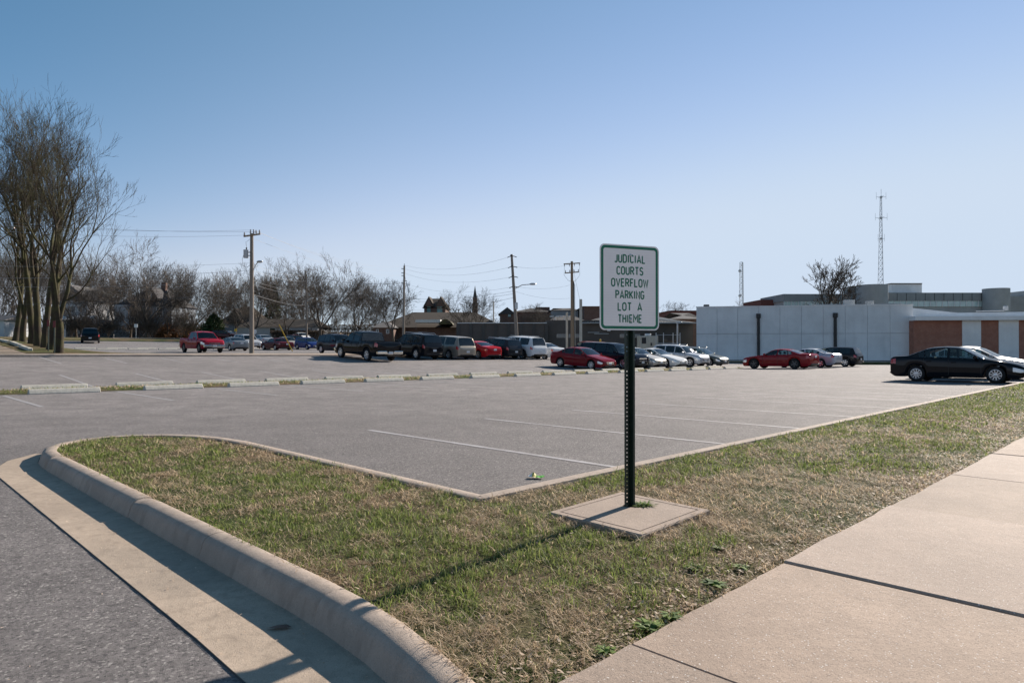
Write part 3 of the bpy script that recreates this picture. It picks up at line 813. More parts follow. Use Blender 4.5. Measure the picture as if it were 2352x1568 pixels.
farr = [4.37, 7.13, 9.85, 12.57, 15.27, 17.95, 20.85, 23.7, 26.46, 29.3, 32.1, 34.9, 37.6, 40.4, 43.2, 45.9, 48.4]
for i, s_ in enumerate(farr):
    place_stop(s_ + .93, 26.78 + rw.uniform(-.06, .06), 'white concrete wheel stop, %s from left in the far row of the median' % ORD[i], 'wheel stops along the median')
for i in range(7):
    place_stop(19.5 + 2.9 * i + .6, 78.6, 'pale wheel stop in the rear car park, %s from the left in its nearer row' % ORD[i], 'wheel stops of the rear car park')
for i in range(7):
    place_stop(18.0 + 2.9 * i + .6, 80.6, 'pale wheel stop in the rear car park, %s from the left in its farther row' % ORD[i], 'wheel stops of the rear car park')

# crumpled chip wrapper on the asphalt
mb = MB(); r = random.Random(2); n = 9; prof = []
for i in range(n):
    for j in range(5):
        u, v = i / (n - 1) - .5, j / 4 - .5
        mb.v.append((u * .17, v * .11 * (1 - .4 * abs(u)), .012 + .045 * math.exp(-((u + .2) / .22) ** 2) * (1 - 2 * abs(v)) + r.uniform(0, .014)))
for i in range(n - 1):
    for j in range(4): mb.f.append((i * 5 + j, (i + 1) * 5 + j, (i + 1) * 5 + j + 1, i * 5 + j + 1)); mb.m.append(0 if i > 3 else 1 if i > 1 else 2)
Y = 1568 * 1.45 / (1098 - 794); X = wx(1232, Y)
tag(mb.build('wrapper', [simple('wrapper_green', (.12, .42, .03), .35, 0, .3, 30), simple('wrapper_yellow', (.62, .50, .08), .35, 0, .3, 30), simple('wrapper_white', (.75, .74, .68), .3, 0, .2, 30)], None, (X, Y, .004), (0, 0, -.25)),
    'crumpled green, yellow and white snack wrapper lying on the asphalt', 'litter')
# a brown leaf in the shaded gutter
mb = MB(); mb.add([(-.06, 0, .004), (-.02, -.022, .012), (.03, -.02, .01), (.062, .002, .004), (.03, .02, .012), (-.02, .022, .008)], [(0, 1, 5), (1, 2, 4, 5), (2, 3, 4)])
Y = 1568 * 1.46 / (1433 - 794); X = wx(644, Y)
tag(mb.build('fallen_leaf', simple('brown_leaf_single', (.12, .06, .035), .7), None, (X, Y, -.026), (0, 0, .1)), 'single brown fallen leaf lying in the shaded gutter', 'leaf')

# ================================================================== SIGN, POST, PAD
mb = MB()
cs, ct = sum(p[0] for p in PAD) / 4, sum(p[1] for p in PAD) / 4
def padring(f, z, jag=0):
    out = []; r = random.Random(5)
    for i in range(4):
        a, b = PAD[i], PAD[(i + 1) % 4]
        for q in range(10):
            s_ = a[0] + (b[0] - a[0]) * q / 10; t_ = a[1] + (b[1] - a[1]) * q / 10
            j = r.uniform(-jag, jag)
            out.append((*xy(cs + (s_ - cs) * (f + j), ct + (t_ - ct) * (f + j)), z))
    return out
hole = []
for k in range(40):
    w = 2 * math.pi * (k / 40) + math.atan2(PAD[0][1] - HOLE[1], PAD[0][0] - HOLE[0])
    rr_ = .085 + .012 * math.sin(3 * w)
    hole.append((HOLE[0] + rr_ * 1.15 * math.cos(w), HOLE[1] + rr_ * math.sin(w)))
rings = [padring(1.0, .05, .006), padring(1.0, .128, .006), padring(.985, .138, .004), padring(.87, .138), padring(.862, .129), padring(.845, .129), padring(.838, .138),
         [(*xy(*p), .138) for p in hole], [(*xy(*p), .09) for p in hole]]
vs = [v for rg in rings for v in rg]
fs = [(i * 40 + k, i * 40 + (k + 1) % 40, (i + 1) * 40 + (k + 1) % 40, (i + 1) * 40 + k) for i in range(len(rings) - 1) for k in range(40)]
mb.add(vs, fs)
pad = mb.build('concrete_pad', M['pad']); tag(pad, 'weathered square concrete pad with tooled edge around the sign post', 'pad')

PX, PY = .960, 5.615
SIGN_ROT = math.radians(22.5)                       # the face is turned towards the sidewalk
root = thing('parking_sign', 'white parking sign with green border and lettering on a dark green perforated post', 'sign', (PX, PY, .10), SIGN_ROT)
PB, PT = -.05, 2.15                                   # post from below the pad top to behind the panel
mb = MB(); y0 = -.03; th = .0035; hw = .019; pitch = .0335; hr = .0062
zs = np.arange(PB, PT, pitch)
for z0 in zs:                                          # web with a hole in each cell
    z1 = z0 + pitch; zc = z0 + pitch / 2
    circ = [(hr * math.cos(math.pi * (k + .5) / 4), zc + hr * math.sin(math.pi * (k + .5) / 4)) for k in range(8)]
    sq = [(hw, zc + pitch * .25), (hw, z1), (-hw, z1) , (-hw, zc + pitch * .25), (-hw, zc - pitch * .25), (-hw, z0), (hw, z0), (hw, zc - pitch * .25)]
    sq = [(hw, zc + pitch * .2), (hw * .4, z1), (-hw * .4, z1), (-hw, zc + pitch * .2), (-hw, zc - pitch * .2), (-hw * .4, z0), (hw * .4, z0), (hw, zc - pitch * .2)]
    vs = []
    for yy in (y0, y0 + th):
        vs += [(a, yy, b) for a, b in circ] + [(a, yy, b) for a, b in sq] + [(hw, yy, z1), (-hw, yy, z1), (-hw, yy, z0), (hw, yy, z0)]
    fs = []
    for q in (0, 20):
        fs += [(q + k, q + (k + 1) % 8, q + 8 + (k + 1) % 8, q + 8 + k) for k in range(8)]
        fs += [(q + 8, q + 16, q + 9), (q + 10, q + 17, q + 11), (q + 12, q + 18, q + 13), (q + 14, q + 19, q + 15)]
    fs += [(k, (k + 1) % 8, 20 + (k + 1) % 8, 20 + k) for k in range(8)]
    mb.add(vs, fs)
for sg in (-1, 1):                                     # side walls and back lips
    pr = [(hw, y0), (hw + th, y0), (.034 + th, .012), (.050, .012), (.050, .012 + th), (.032, .012 + th), (hw, y0 + th * 2)]
    vs = [(sg * a, b, z) for z in (PB, PT) for a, b in pr]; n = len(pr)
    mb.add(vs, [(k, (k + 1) % n, n + (k + 1) % n, n + k) for k in range(n)] + [tuple(range(n)), tuple(range(n, 2 * n))])
mb.v = [(a, -b, c) for a, b, c in mb.v]                 # web at the back, lips against the panel
post = mb.build('post', M['greenpost'], root)
# panel
SW, SH = .566, .698; SZ = 1.478
def rrect(w, h, r, n=8):
    out = []
    for cx, cz, a0 in ((w / 2 - r, h / 2 - r, 0), (-w / 2 + r, h / 2 - r, 90), (-w / 2 + r, -h / 2 + r, 180), (w / 2 - r, -h / 2 + r, 270)):
        for k in range(n + 1):
            a = math.radians(a0 + 90 * k / n); out.append((cx + r * math.cos(a), cz + r * math.sin(a)))
    return out
zc = SZ + SH / 2; yf = -.0165
def plate_mb(outer, yfront, yback):
    mb = MB(); n = len(outer)
    mb.add([(a, yfront, zc + b) for a, b in outer] + [(a, yback, zc + b) for a, b in outer],
           [tuple(range(n)), tuple(range(2 * n - 1, n - 1, -1))] + [(k, n + k, n + (k + 1) % n, (k + 1) % n) for k in range(n)])
    return mb
panel = plate_mb(rrect(SW, SH, .045), yf - .003, yf).build('panel', M['sign_white'], root)
mb = MB(); a = rrect(SW - .022, SH - .022, .038); b = rrect(SW - .066, SH - .066, .020); n = len(a)
mb.add([(p, yf - .0036, zc + q) for p, q in a] + [(p, yf - .0036, zc + q) for p, q in b], [(k, (k + 1) % n, n + (k + 1) % n, n + k) for k in range(n)])
mb.build('border', M['sign_green'], root)
# highway style stroke lettering
def arc(cx, cz, rx, rz, a0, a1, n=8): return [(cx + rx * math.cos(math.radians(a0 + (a1 - a0) * k / n)), cz + rz * math.sin(math.radians(a0 + (a1 - a0) * k / n))) for k in range(n + 1)]
GL = {
 'I': (.0, [[(0, 0), (0, 1)]]), 'L': (.40, [[(0, 1), (0, 0), (.40, 0)]]), 'T': (.48, [[(0, 1), (.48, 1)], [(.24, 1), (.24, 0)]]),
 'E': (.40, [[(.40, 1), (0, 1), (0, 0), (.40, 0)], [(0, .52), (.34, .52)]]), 'F': (.40, [[(.40, 1), (0, 1), (0, 0)], [(0, .52), (.33, .52)]]),
 'H': (.46, [[(0, 0), (0, 1)], [(.46, 0), (.46, 1)], [(0, .52), (.46, .52)]]), 'N': (.46, [[(0, 0), (0, 1), (.46, 0), (.46, 1)]]),
 'M': (.62, [[(0, 0), (0, 1), (.31, .42), (.62, 1), (.62, 0)]]), 'V': (.50, [[(0, 1), (.25, 0), (.50, 1)]]), 'W': (.66, [[(0, 1), (.15, 0), (.33, .85), (.51, 0), (.66, 1)]]),
 'A': (.54, [[(0, 0), (.27, 1), (.54, 0)], [(.10, .27), (.44, .27)]]), 'K': (.46, [[(0, 0), (0, 1)], [(.45, 1), (.0, .36)], [(.16, .56), (.47, 0)]]),
 'J': (.36, [[(.36, 1), (.36, .26)] + arc(.18, .22, .18, .22, 0, -150)]), 'U': (.46, [[(0, 1), (0, .24)] + arc(.23, .24, .23, .24, 180, 360) + [(.46, 1)]]),
 'D': (.46, [[(0, 0), (0, 1), (.2, 1)] + arc(.22, .74, .24, .26, 80, 0) + arc(.22, .26, .24, .26, 0, -80) + [(.2, 0), (0, 0)]]),
 'O': (.46, [arc(.23, .74, .23, .26, 0, 180) + arc(.23, .26, .23, .26, 180, 360) + [(.46, .74)]]),
 'C': (.44, [arc(.23, .74, .22, .26, 20, 180) + arc(.23, .26, .22, .26, 180, 340)]),
 'G': (.46, [arc(.23, .74, .22, .26, 20, 180) + arc(.23, .26, .22, .26, 180, 350) + [(.46, .46), (.25, .46)]]),
 'S': (.42, [arc(.21, .75, .2, .25, 20, 180, 8) + arc(.21, .74, .2, .22, 180, 255, 4) + arc(.21, .27, .21, .24, 80, 0, 4) + arc(.21, .25, .21, .25, 0, -160, 8)]),
 'P': (.44, [[(0, 0), (0, 1), (.24, 1)] + arc(.22, .75, .22, .25, 80, -80) + [(.2, .5), (0, .5)]]),
 'R': (.46, [[(0, 0), (0, 1), (.24, 1)] + arc(.23, .75, .22, .25, 80, -80) + [(.2, .5), (0, .5)], [(.23, .5), (.46, 0)]]),
}
def stroke(mb, pts, w, y):
    P = [Vector((a, b)) for a, b in pts]
    Q = [P[0]]
    for p in P[1:]:
        if (p - Q[-1]).length > 1e-5: Q.append(p)
    P = Q; closed = (P[0] - P[-1]).length < 1e-4
    L = []; Rr = []
    for i, p in enumerate(P):
        d0 = (p - P[i - 1]).normalized() if i else ((P[0] - P[-2]).normalized() if closed else None)
        d1 = (P[i + 1] - p).normalized() if i < len(P) - 1 else ((P[1] - P[0]).normalized() if closed else None)
        if d0 is None: d0 = d1
        if d1 is None: d1 = d0
        n0 = Vector((-d0.y, d0.x)); n1 = Vector((-d1.y, d1.x)); mt = n0 + n1
        if mt.length < .2: mt = n0
        mt.normalize(); k = min(w / 2 / max(.35, mt.dot(n0)), w * 1.1)
        L.append(p + mt * k); Rr.append(p - mt * k)
    n = len(P); vs = [(a.x, y, a.y) for a in L] + [(a.x, y, a.y) for a in Rr]
    mb.add(vs, [(i, i + 1, n + i + 1, n + i) for i in range(n - 1)])
words = ['JUDICIAL', 'COURTS', 'OVERFLOW', 'PARKING', 'LOT A', 'THIEME']
CH = .060; STW = .0114; ws = .62
widths = [.300, .258, .358, .278, .236, .232]
for i, wd in enumerate(words):
    zb = zc + .205 - i * .098
    gap = .24; adv = []
    tot = 0
    for ch in wd:
        g = .48 if ch == ' ' else GL[ch][0]
        adv.append(tot); tot += g + gap + (.14 if ch == 'I' else 0)
    tot -= gap; sx = (widths[i] - STW) / tot
    mb = MB()
    for ch, a in zip(wd, adv):
        if ch == ' ':
            mb.build('text_line', M['sign_green'], root)["label"] = 'green lettering reading LOT'; mb = MB(); wd = 'A'; continue
        off = .07 if ch == 'I' else 0
        for j, sk in enumerate(GL[ch][1]):
            stroke(mb, [((-tot / 2 + a + off + p) * sx, zb + q * CH) for p, q in sk], STW, yf - .0037 - .0002 * j)
    mb.build('text_line', M['sign_green'], root)["label"] = 'green lettering reading %s' % wd
for z in (zc + SH / 2 - .085, zc - SH / 2 + .085):
    mb = MB(); mb.lathe([(0.0001, -.008), (.008, -.006), (.012, -.001), (.012, .002)], 10, 0, Matrix.Translation((0.004, yf - .004, z)) @ Matrix.Rotation(-math.pi / 2, 4, 'X'))
    mb.build('bolt', M['galv'], root)
# ================================================================== VEHICLES
# profiles: (fraction of length from the front, height) of the roof line and of the belt line
def P(*a): return list(zip(a[0::2], a[1::2]))
KIND = {
 'sedan': dict(L=4.62, W=1.78, top=P(0, .60, .015, .70, .06, .78, .16, .89, .262, .97, .285, .99, .43, 1.37, .48, 1.43, .57, 1.455, .66, 1.43, .71, 1.385, .855, 1.105, .88, 1.09, .975, 1.07, .99, 1.02, 1, .95),
    belt=P(0, .55, .02, .64, .1, .74, .2, .83, .28, .90, .5, .94, .7, .98, .86, 1.01, .97, .99, 1, .90), r=.325, ax=(.195, .785), ws=(.285, .455), bl=(.70, .855), panes=[(.315, .525), (.545, .715), (.722, .765)], base=.20),
 'coupe': dict(L=4.70, W=1.80, top=P(0, .58, .015, .68, .06, .76, .16, .87, .265, .95, .30, .98, .46, 1.35, .50, 1.40, .57, 1.41, .64, 1.38, .69, 1.33, .85, 1.08, .90, 1.05, .975, 1.03, .99, .98, 1, .90),
    belt=P(0, .53, .02, .62, .1, .72, .2, .81, .30, .88, .5, .92, .7, .96, .86, .99, .97, .96, 1, .87), r=.335, ax=(.20, .79), ws=(.30, .48), bl=(.68, .85), panes=[(.335, .57), (.585, .70)], base=.19),
 'charger': dict(L=5.05, W=1.90, top=P(0, .72, .012, .80, .05, .87, .16, .95, .29, 1.01, .315, 1.03, .45, 1.40, .50, 1.46, .58, 1.475, .67, 1.43, .72, 1.37, .845, 1.135, .88, 1.12, .97, 1.12, .99, 1.06, 1, .98),
    belt=P(0, .66, .02, .73, .1, .83, .2, .91, .31, .97, .5, .99, .68, 1.01, .8, 1.06, .97, 1.04, 1, .95), r=.37, ax=(.185, .785), ws=(.315, .475), bl=(.71, .845), panes=[(.345, .535), (.55, .70), (.705, .745)], base=.19),
 'hatch': dict(L=4.10, W=1.70, top=P(0, .62, .02, .74, .08, .86, .18, .98, .20, 1.0, .40, 1.42, .47, 1.50, .6, 1.53, .85, 1.49, .93, 1.42, .98, 1.05, 1, .9),
    belt=P(0, .57, .03, .68, .12, .82, .2, .92, .5, .97, .8, 1.03, .96, 1.02, 1, .85), r=.30, ax=(.20, .81), ws=(.20, .43), bl=(.935, .98), panes=[(.245, .50), (.515, .76), (.775, .87)], base=.19),
 'suv': dict(L=4.75, W=1.87, top=P(0, .78, .012, .95, .05, 1.03, .18, 1.10, .245, 1.14, .262, 1.15, .375, 1.62, .42, 1.72, .55, 1.77, .8, 1.75, .915, 1.70, .935, 1.66, .975, 1.16, .99, 1.08, 1, .98),
    belt=P(0, .72, .02, .88, .1, .98, .2, 1.03, .27, 1.06, .6, 1.09, .9, 1.13, .97, 1.10, 1, .92), r=.375, ax=(.18, .80), ws=(.262, .395), bl=(.925, .977), panes=[(.295, .49), (.505, .68), (.70, .88)], base=.25),
 'bigsuv': dict(L=5.15, W=2.01, top=P(0, .86, .01, 1.04, .04, 1.12, .18, 1.17, .25, 1.20, .265, 1.21, .36, 1.72, .40, 1.84, .5, 1.89, .8, 1.88, .93, 1.84, .95, 1.80, .98, 1.22, .99, 1.1, 1, 1.0),
    belt=P(0, .80, .02, .97, .1, 1.07, .2, 1.11, .27, 1.14, .6, 1.16, .9, 1.19, .97, 1.15, 1, .95), r=.40, ax=(.175, .785), ws=(.265, .38), bl=(.935, .983), panes=[(.295, .48), (.495, .67), (.70, .90)], base=.28),
 'wagon': dict(L=4.72, W=1.76, top=P(0, .62, .015, .74, .06, .82, .16, .92, .25, .99, .275, 1.01, .40, 1.40, .45, 1.50, .55, 1.54, .8, 1.52, .89, 1.47, .92, 1.42, .975, 1.08, .99, 1.02, 1, .9),
    belt=P(0, .57, .02, .67, .1, .78, .2, .86, .28, .92, .5, .95, .8, 1.0, .97, 1.02, 1, .88), r=.335, ax=(.195, .775), ws=(.275, .425), bl=(.91, .978), panes=[(.305, .485), (.50, .66), (.68, .87)], base=.20),
 'minivan': dict(L=5.10, W=1.93, top=P(0, .66, .015, .82, .06, .95, .15, 1.06, .20, 1.12, .215, 1.14, .36, 1.62, .42, 1.71, .55, 1.75, .85, 1.73, .93, 1.69, .95, 1.62, .985, 1.12, .992, 1.0, 1, .9),
    belt=P(0, .60, .02, .74, .1, .90, .2, .99, .3, 1.02, .6, 1.05, .9, 1.08, .98, 1.07, 1, .85), r=.34, ax=(.185, .785), ws=(.215, .385), bl=(.94, .987), panes=[(.26, .455), (.47, .655), (.68, .90)], base=.20),
 'box': dict(L=4.30, W=1.81, top=P(0, .84, .012, .96, .05, 1.02, .18, 1.08, .225, 1.12, .24, 1.13, .335, 1.66, .37, 1.76, .5, 1.79, .9, 1.76, .955, 1.70, .98, 1.12, .99, 1.0, 1, .9),
    belt=P(0, .78, .02, .90, .1, .97, .2, 1.02, .3, 1.05, .9, 1.08, .98, 1.05, 1, .85), r=.335, ax=(.185, .80), ws=(.24, .355), bl=(.945, .982), panes=[(.265, .45), (.465, .66), (.68, .90)], base=.24),
 'classic': dict(L=5.05, W=1.88, top=P(0, .70, .01, .80, .06, .85, .2, .91, .315, .95, .33, .96, .43, 1.33, .48, 1.39, .56, 1.405, .65, 1.38, .69, 1.33, .765, 1.01, .79, 1.0, .97, .97, .99, .93, 1, .85),
    belt=P(0, .64, .02, .75, .1, .82, .32, .89, .6, .92, .97, .91, 1, .80), r=.325, ax=(.19, .77), ws=(.33, .455), bl=(.675, .765), panes=[(.35, .52), (.535, .66)], base=.20),
 'pickup': dict(L=5.85, W=2.01, top=P(0, .92, .01, 1.10, .04, 1.18, .15, 1.22, .225, 1.25, .24, 1.26, .33, 1.76, .37, 1.88, .45, 1.93, .55, 1.925, .605, 1.88, .62, 1.82, .632, 1.32, .64, 1.30, .97, 1.31, .99, 1.29, 1, 1.2),
    belt=P(0, .86, .02, 1.04, .1, 1.12, .22, 1.16, .3, 1.18, .6, 1.22, .64, 1.28, .97, 1.29, .99, 1.27, 1, 1.15), r=.41, ax=(.17, .785), ws=(.24, .35), bl=(.616, .633), panes=[(.262, .435), (.45, .585)], base=.36, bed=(.655, .975)),
}
def lerp_tab(tab, x):
    xs = [a for a, b in tab]; ys = [b for a, b in tab]
    return float(np.interp(x, xs, ys))
def smooth_tab(tab, x, d=.012):
    return sum(lerp_tab(tab, min(1, max(0, x + k * d / 2))) for k in (-2, -1, 0, 1, 2)) / 5
FS = [0, .12, .3, .5, .68, .84, .95, 1.0]; GS = [.07, .3, .6, .92, 1.0]; QS = [.93, .75, .5, .25, 0]
NI = 2 + len(FS) + len(GS) + len(QS)
CAR_CACHE = {}
def car_geometry(kind):
    if kind in CAR_CACHE: return CAR_CACHE[kind]
    k = KIND[kind]; L, W, r = k['L'], k['W'], k['r']
    R = r * 1.16; xs = set(np.linspace(0, 1, 41)) | {a for a, b in k['top']} | set(k['ws']) | set(k['bl'])
    for p in k['panes']: xs |= set(p)
    if 'bed' in k: xs |= set(k['bed']) | {k['bed'][0] - .006, k['bed'][1] + .004}
    for a in k['ax']: xs |= {a + R / L * math.cos(w) for w in np.linspace(0, math.pi, 15)}
    xs |= {.004, .012, .03, .996, .988, .97}
    xs = sorted(xs); q = [xs[0]]
    for x in xs[1:]:
        if x - q[-1] > .0028: q.append(x)
    if q[-1] < 1: q[-1] = 1.0
    xs = q
    rings = []
    for x in xs:
        X = L / 2 - x * L
        zt = smooth_tab(k['top'], x) if not ('bed' in k and x > .6) else lerp_tab(k['top'], x)
        zb = smooth_tab(k['belt'], x, .02); zt = max(zt, zb + .01)
        f = 1.0
        if x < .13: f = .80 + .20 * math.sqrt(max(0, 1 - ((.13 - x) / .13) ** 2.2))
        if x > .88: f = .86 + .14 * math.sqrt(max(0, 1 - ((x - .88) / .12) ** 2.2))
        w = W / 2 * f
        bot = k['base'] + .10 * max(0, (.03 - x) / .03) + .13 * max(0, (x - .96) / .04)
        for a in k['ax']:
            dx = (x - a) * L
            if abs(dx) < R: bot = max(bot, r + math.sqrt(R * R - dx * dx))
        bot = min(bot, zb - .08)
        pts = [(0, bot), (w * .80, bot)]
        for fr in FS:
            pts.append((w * float(np.interp(fr, [0, .12, .3, .5, .68, .84, .95, 1], [.955, .985, .998, 1, 1, .985, .962, .935])), bot + (zb - bot) * fr))
        hcab = zt - zb; drop = min(.055, hcab * .5); ze = zt - drop
        we = w * .935 - max(0, hcab - .1) * .36 - .02 * (hcab < .2)
        bed = 'bed' in k and k['bed'][0] <= x <= k['bed'][1]
        if bed: we = w * .935 - .08; ze = zb + .012
        for g in GS: pts.append((w * .935 + (we - w * .935) * g, zb + (ze - zb) * g))
        for qf in QS:
            if bed: pts.append((we * min(qf + .06, .99) if qf else 0, zb - .45))
            else: pts.append((we * qf, ze + (zt - ze) * (1 - qf * qf) ** .6))
        rings.append((X, pts))
    n = len(xs)
    V = []
    for X, pts in rings:
        V += [(X, y, z) for y, z in pts]
    for X, pts in rings: V += [(X, -y, z) for y, z in pts]
    off = n * NI
    classes = {}
    def put(c, f): classes.setdefault(c, []).append(f)
    for i in range(n - 1):
        xm = (xs[i] + xs[i + 1]) / 2
        hc = min(rings[i][1][-1][1] - rings[i][1][9][1], rings[i + 1][1][-1][1] - rings[i + 1][1][9][1])
        for j in range(NI - 1):
            c = 'body'
            if 'bed' in k and k['bed'][0] <= xm <= k['bed'][1] and j >= 14: c = 'bed_liner'
            elif 10 <= j <= 12 and hc > .10:
                for pi, p in enumerate(k['panes']):
                    if p[0] <= xm <= p[1]: c = 'pane%d' % pi
            elif j >= 15 and k['ws'][0] <= xm <= k['ws'][1]: c = 'windshield'
            elif j >= 15 and k['bl'][0] <= xm <= k['bl'][1]: c = 'rear_window'
            elif j in (5, 6) and xm < .085 and xm > .006: c = 'headlight'
            elif j in k.get('tl', (6, 7)) and xm > .955 and xm < .998: c = 'taillight'
            elif j in (2,) and .03 < xm < .97 and k['base'] > .23: c = 'cladding'
            elif j <= 1: c = 'underbody'
            a, b, d, e = i * NI + j, (i + 1) * NI + j, (i + 1) * NI + j + 1, i * NI + j + 1
            for sd in (0, 1):
                cc = c + ('L' if sd == 0 else 'R') if c.startswith(('pane', 'headlight', 'taillight')) else c
                fc = (a, b, d, e) if sd == 0 else (e, d, b, a)
                put(cc, tuple(v + off * sd for v in fc))
    for i, sg in ((0, 1), (n - 1, -1)):                      # front and rear faces
        ring = [i * NI + j for j in range(NI)] + [off + i * NI + j for j in range(NI - 2, 0, -1)]
        ys = [V[v] for v in ring]; zc = (min(v[2] for v in ys) + max(v[2] for v in ys)) / 2
        inner = []
        for s_, bulge in ((.72, .045), (.40, .06)):
            st_ = len(V)
            V += [(v[0] + sg * bulge, v[1] * s_, zc + (v[2] - zc) * s_) for v in ys]; inner.append(list(range(st_, st_ + len(ring))))
        V.append((ys[0][0] + sg * .062, 0, zc)); cpt = len(V) - 1
        lay = [ring] + inner
        for A, B in zip(lay[:-1], lay[1:]):
            for q in range(len(A)):
                f = (A[q], A[(q + 1) % len(A)], B[(q + 1) % len(A)], B[q]); put('body', f[::-1] if sg == 1 else f)
        for q in range(len(ring)):
            f = (lay[-1][q], lay[-1][(q + 1) % len(ring)], cpt); put('body', f[::-1] if sg == 1 else f)
    CAR_CACHE[kind] = (V, classes, k)
    return CAR_CACHE[kind]
def sub_mesh(V, faces, name, mat):
    idx = {}; vs = []; fs = []
    for f in faces:
        g = []
        for v in f:
            if v not in idx: idx[v] = len(vs); vs.append(V[v])
            g.append(idx[v])
        fs.append(tuple(g))
    mb = MB(); mb.v = vs; mb.f = fs; mb.m = [0] * len(fs)
    me = mb.mesh(name, mat, True); me.set_sharp_from_angle(angle=math.radians(38))
    return me
WH = {}
def wheel_meshes(r, style):
    if (r, style) in WH: return WH[(r, style)]
    w = .105; mb = MB(); ri = r * .66
    Rm = Matrix.Rotation(-math.pi / 2, 4, 'X')              # z -> y (outer side +y)
    mb.lathe([(ri * .2, w - .07), (ri, w - .06), (ri, w - .01), (ri + .012, w), (r * .9, w), (r * .97, w - .015), (r, w - .04), (r, -w + .03), (r * .95, -w), (ri, -w), (.001, -w)], 28, 0, Rm)
    ty = mb.mesh('tyre', M['rubber'], True); ty.set_sharp_from_angle(angle=math.radians(45))
    mb = MB(); n = {'five': 5, 'six': 6, 'seven': 7, 'ten': 10, 'steel': 8, 'dark': 5}[style]; y1 = w - .012
    mb.lathe([(ri * .99, y1 - .03), (ri * .99, y1 + .004), (ri * .93, y1 + .006), (ri * .87, y1 - .012), (ri * .86, y1 - .04)], 28, 0, Rm)
    hw = {'five': .20, 'six': .17, 'seven': .15, 'ten': .085, 'steel': .13, 'dark': .2}[style]
    for q in range(n):
        a = 2 * math.pi * q / n + .3
        d = (math.cos(a), math.sin(a)); p = (-d[1], d[0])
        def pt(rr, h, y): return (d[0] * rr + p[0] * h, y, d[1] * rr + p[1] * h)
        r0, r1 = ri * .2, ri * .9; h0, h1 = ri * hw * .9, ri * hw * (.75 if style != 'ten' else 1)
        mb.add([pt(r0, -h0, y1 - .004), pt(r0, h0, y1 - .004), pt(r1, h1, y1 - .002), pt(r1, -h1, y1 - .002), pt(r0, -h0 * 1.2, y1 - .04), pt(r0, h0 * 1.2, y1 - .04), pt(r1, h1 * 1.2, y1 - .035), pt(r1, -h1 * 1.2, y1 - .035)],
               [(0, 1, 2, 3), (0, 3, 7, 4), (1, 5, 6, 2)])
    mb.lathe([(ri * .30, y1 - .03), (ri * .28, y1), (ri * .12, y1 + .008), (.001, y1 + .008)], 16, 0, Rm)
    rm = mb.mesh('rim', M['rim_dark' if style == 'dark' else 'rim'])
    WH[(r, style)] = (ty, rm); return WH[(r, style)]
INT = {}
def interior_mesh(kind, mat):
    if (kind, mat.name) in INT: return INT[(kind, mat.name)]
    k = KIND[kind]; L, W = k['L'], k['W']; mb = MB(); zb = lerp_tab(k['belt'], .5); roof = max(b for a, b in k['top'])
    mb.box(L / 2 - .27 * L - .30, L / 2 - .27 * L + .12, -W / 2 + .14, W / 2 - .14, zb - .35, zb - .02)     # dashboard
    rows = [.53, .70] if 'bed' not in k else [.43, .57]
    if kind in ('minivan', 'bigsuv'): rows = [.47, .64, .80]
    if kind == 'coupe': rows = [.56, .68]
    for q, rw_ in enumerate(rows):
        X = L / 2 - rw_ * L
        for sy in (-1, 1):
            mb.bbox(X - .10, X + .04, sy * .38 - .23, sy * .38 + .23, .45, zb + .06, .03)
            mb.bbox(X - .10, X + .0, sy * .38 - .13, sy * .38 + .13, zb + .09, min(zb + .27, roof - .14), .03)
            mb.box(X - .02, X + .45, sy * .38 - .24, sy * .38 + .24, .40, .55)
    me = mb.mesh('seats', mat); INT[(kind, mat.name)] = me
    return me
RC = {}
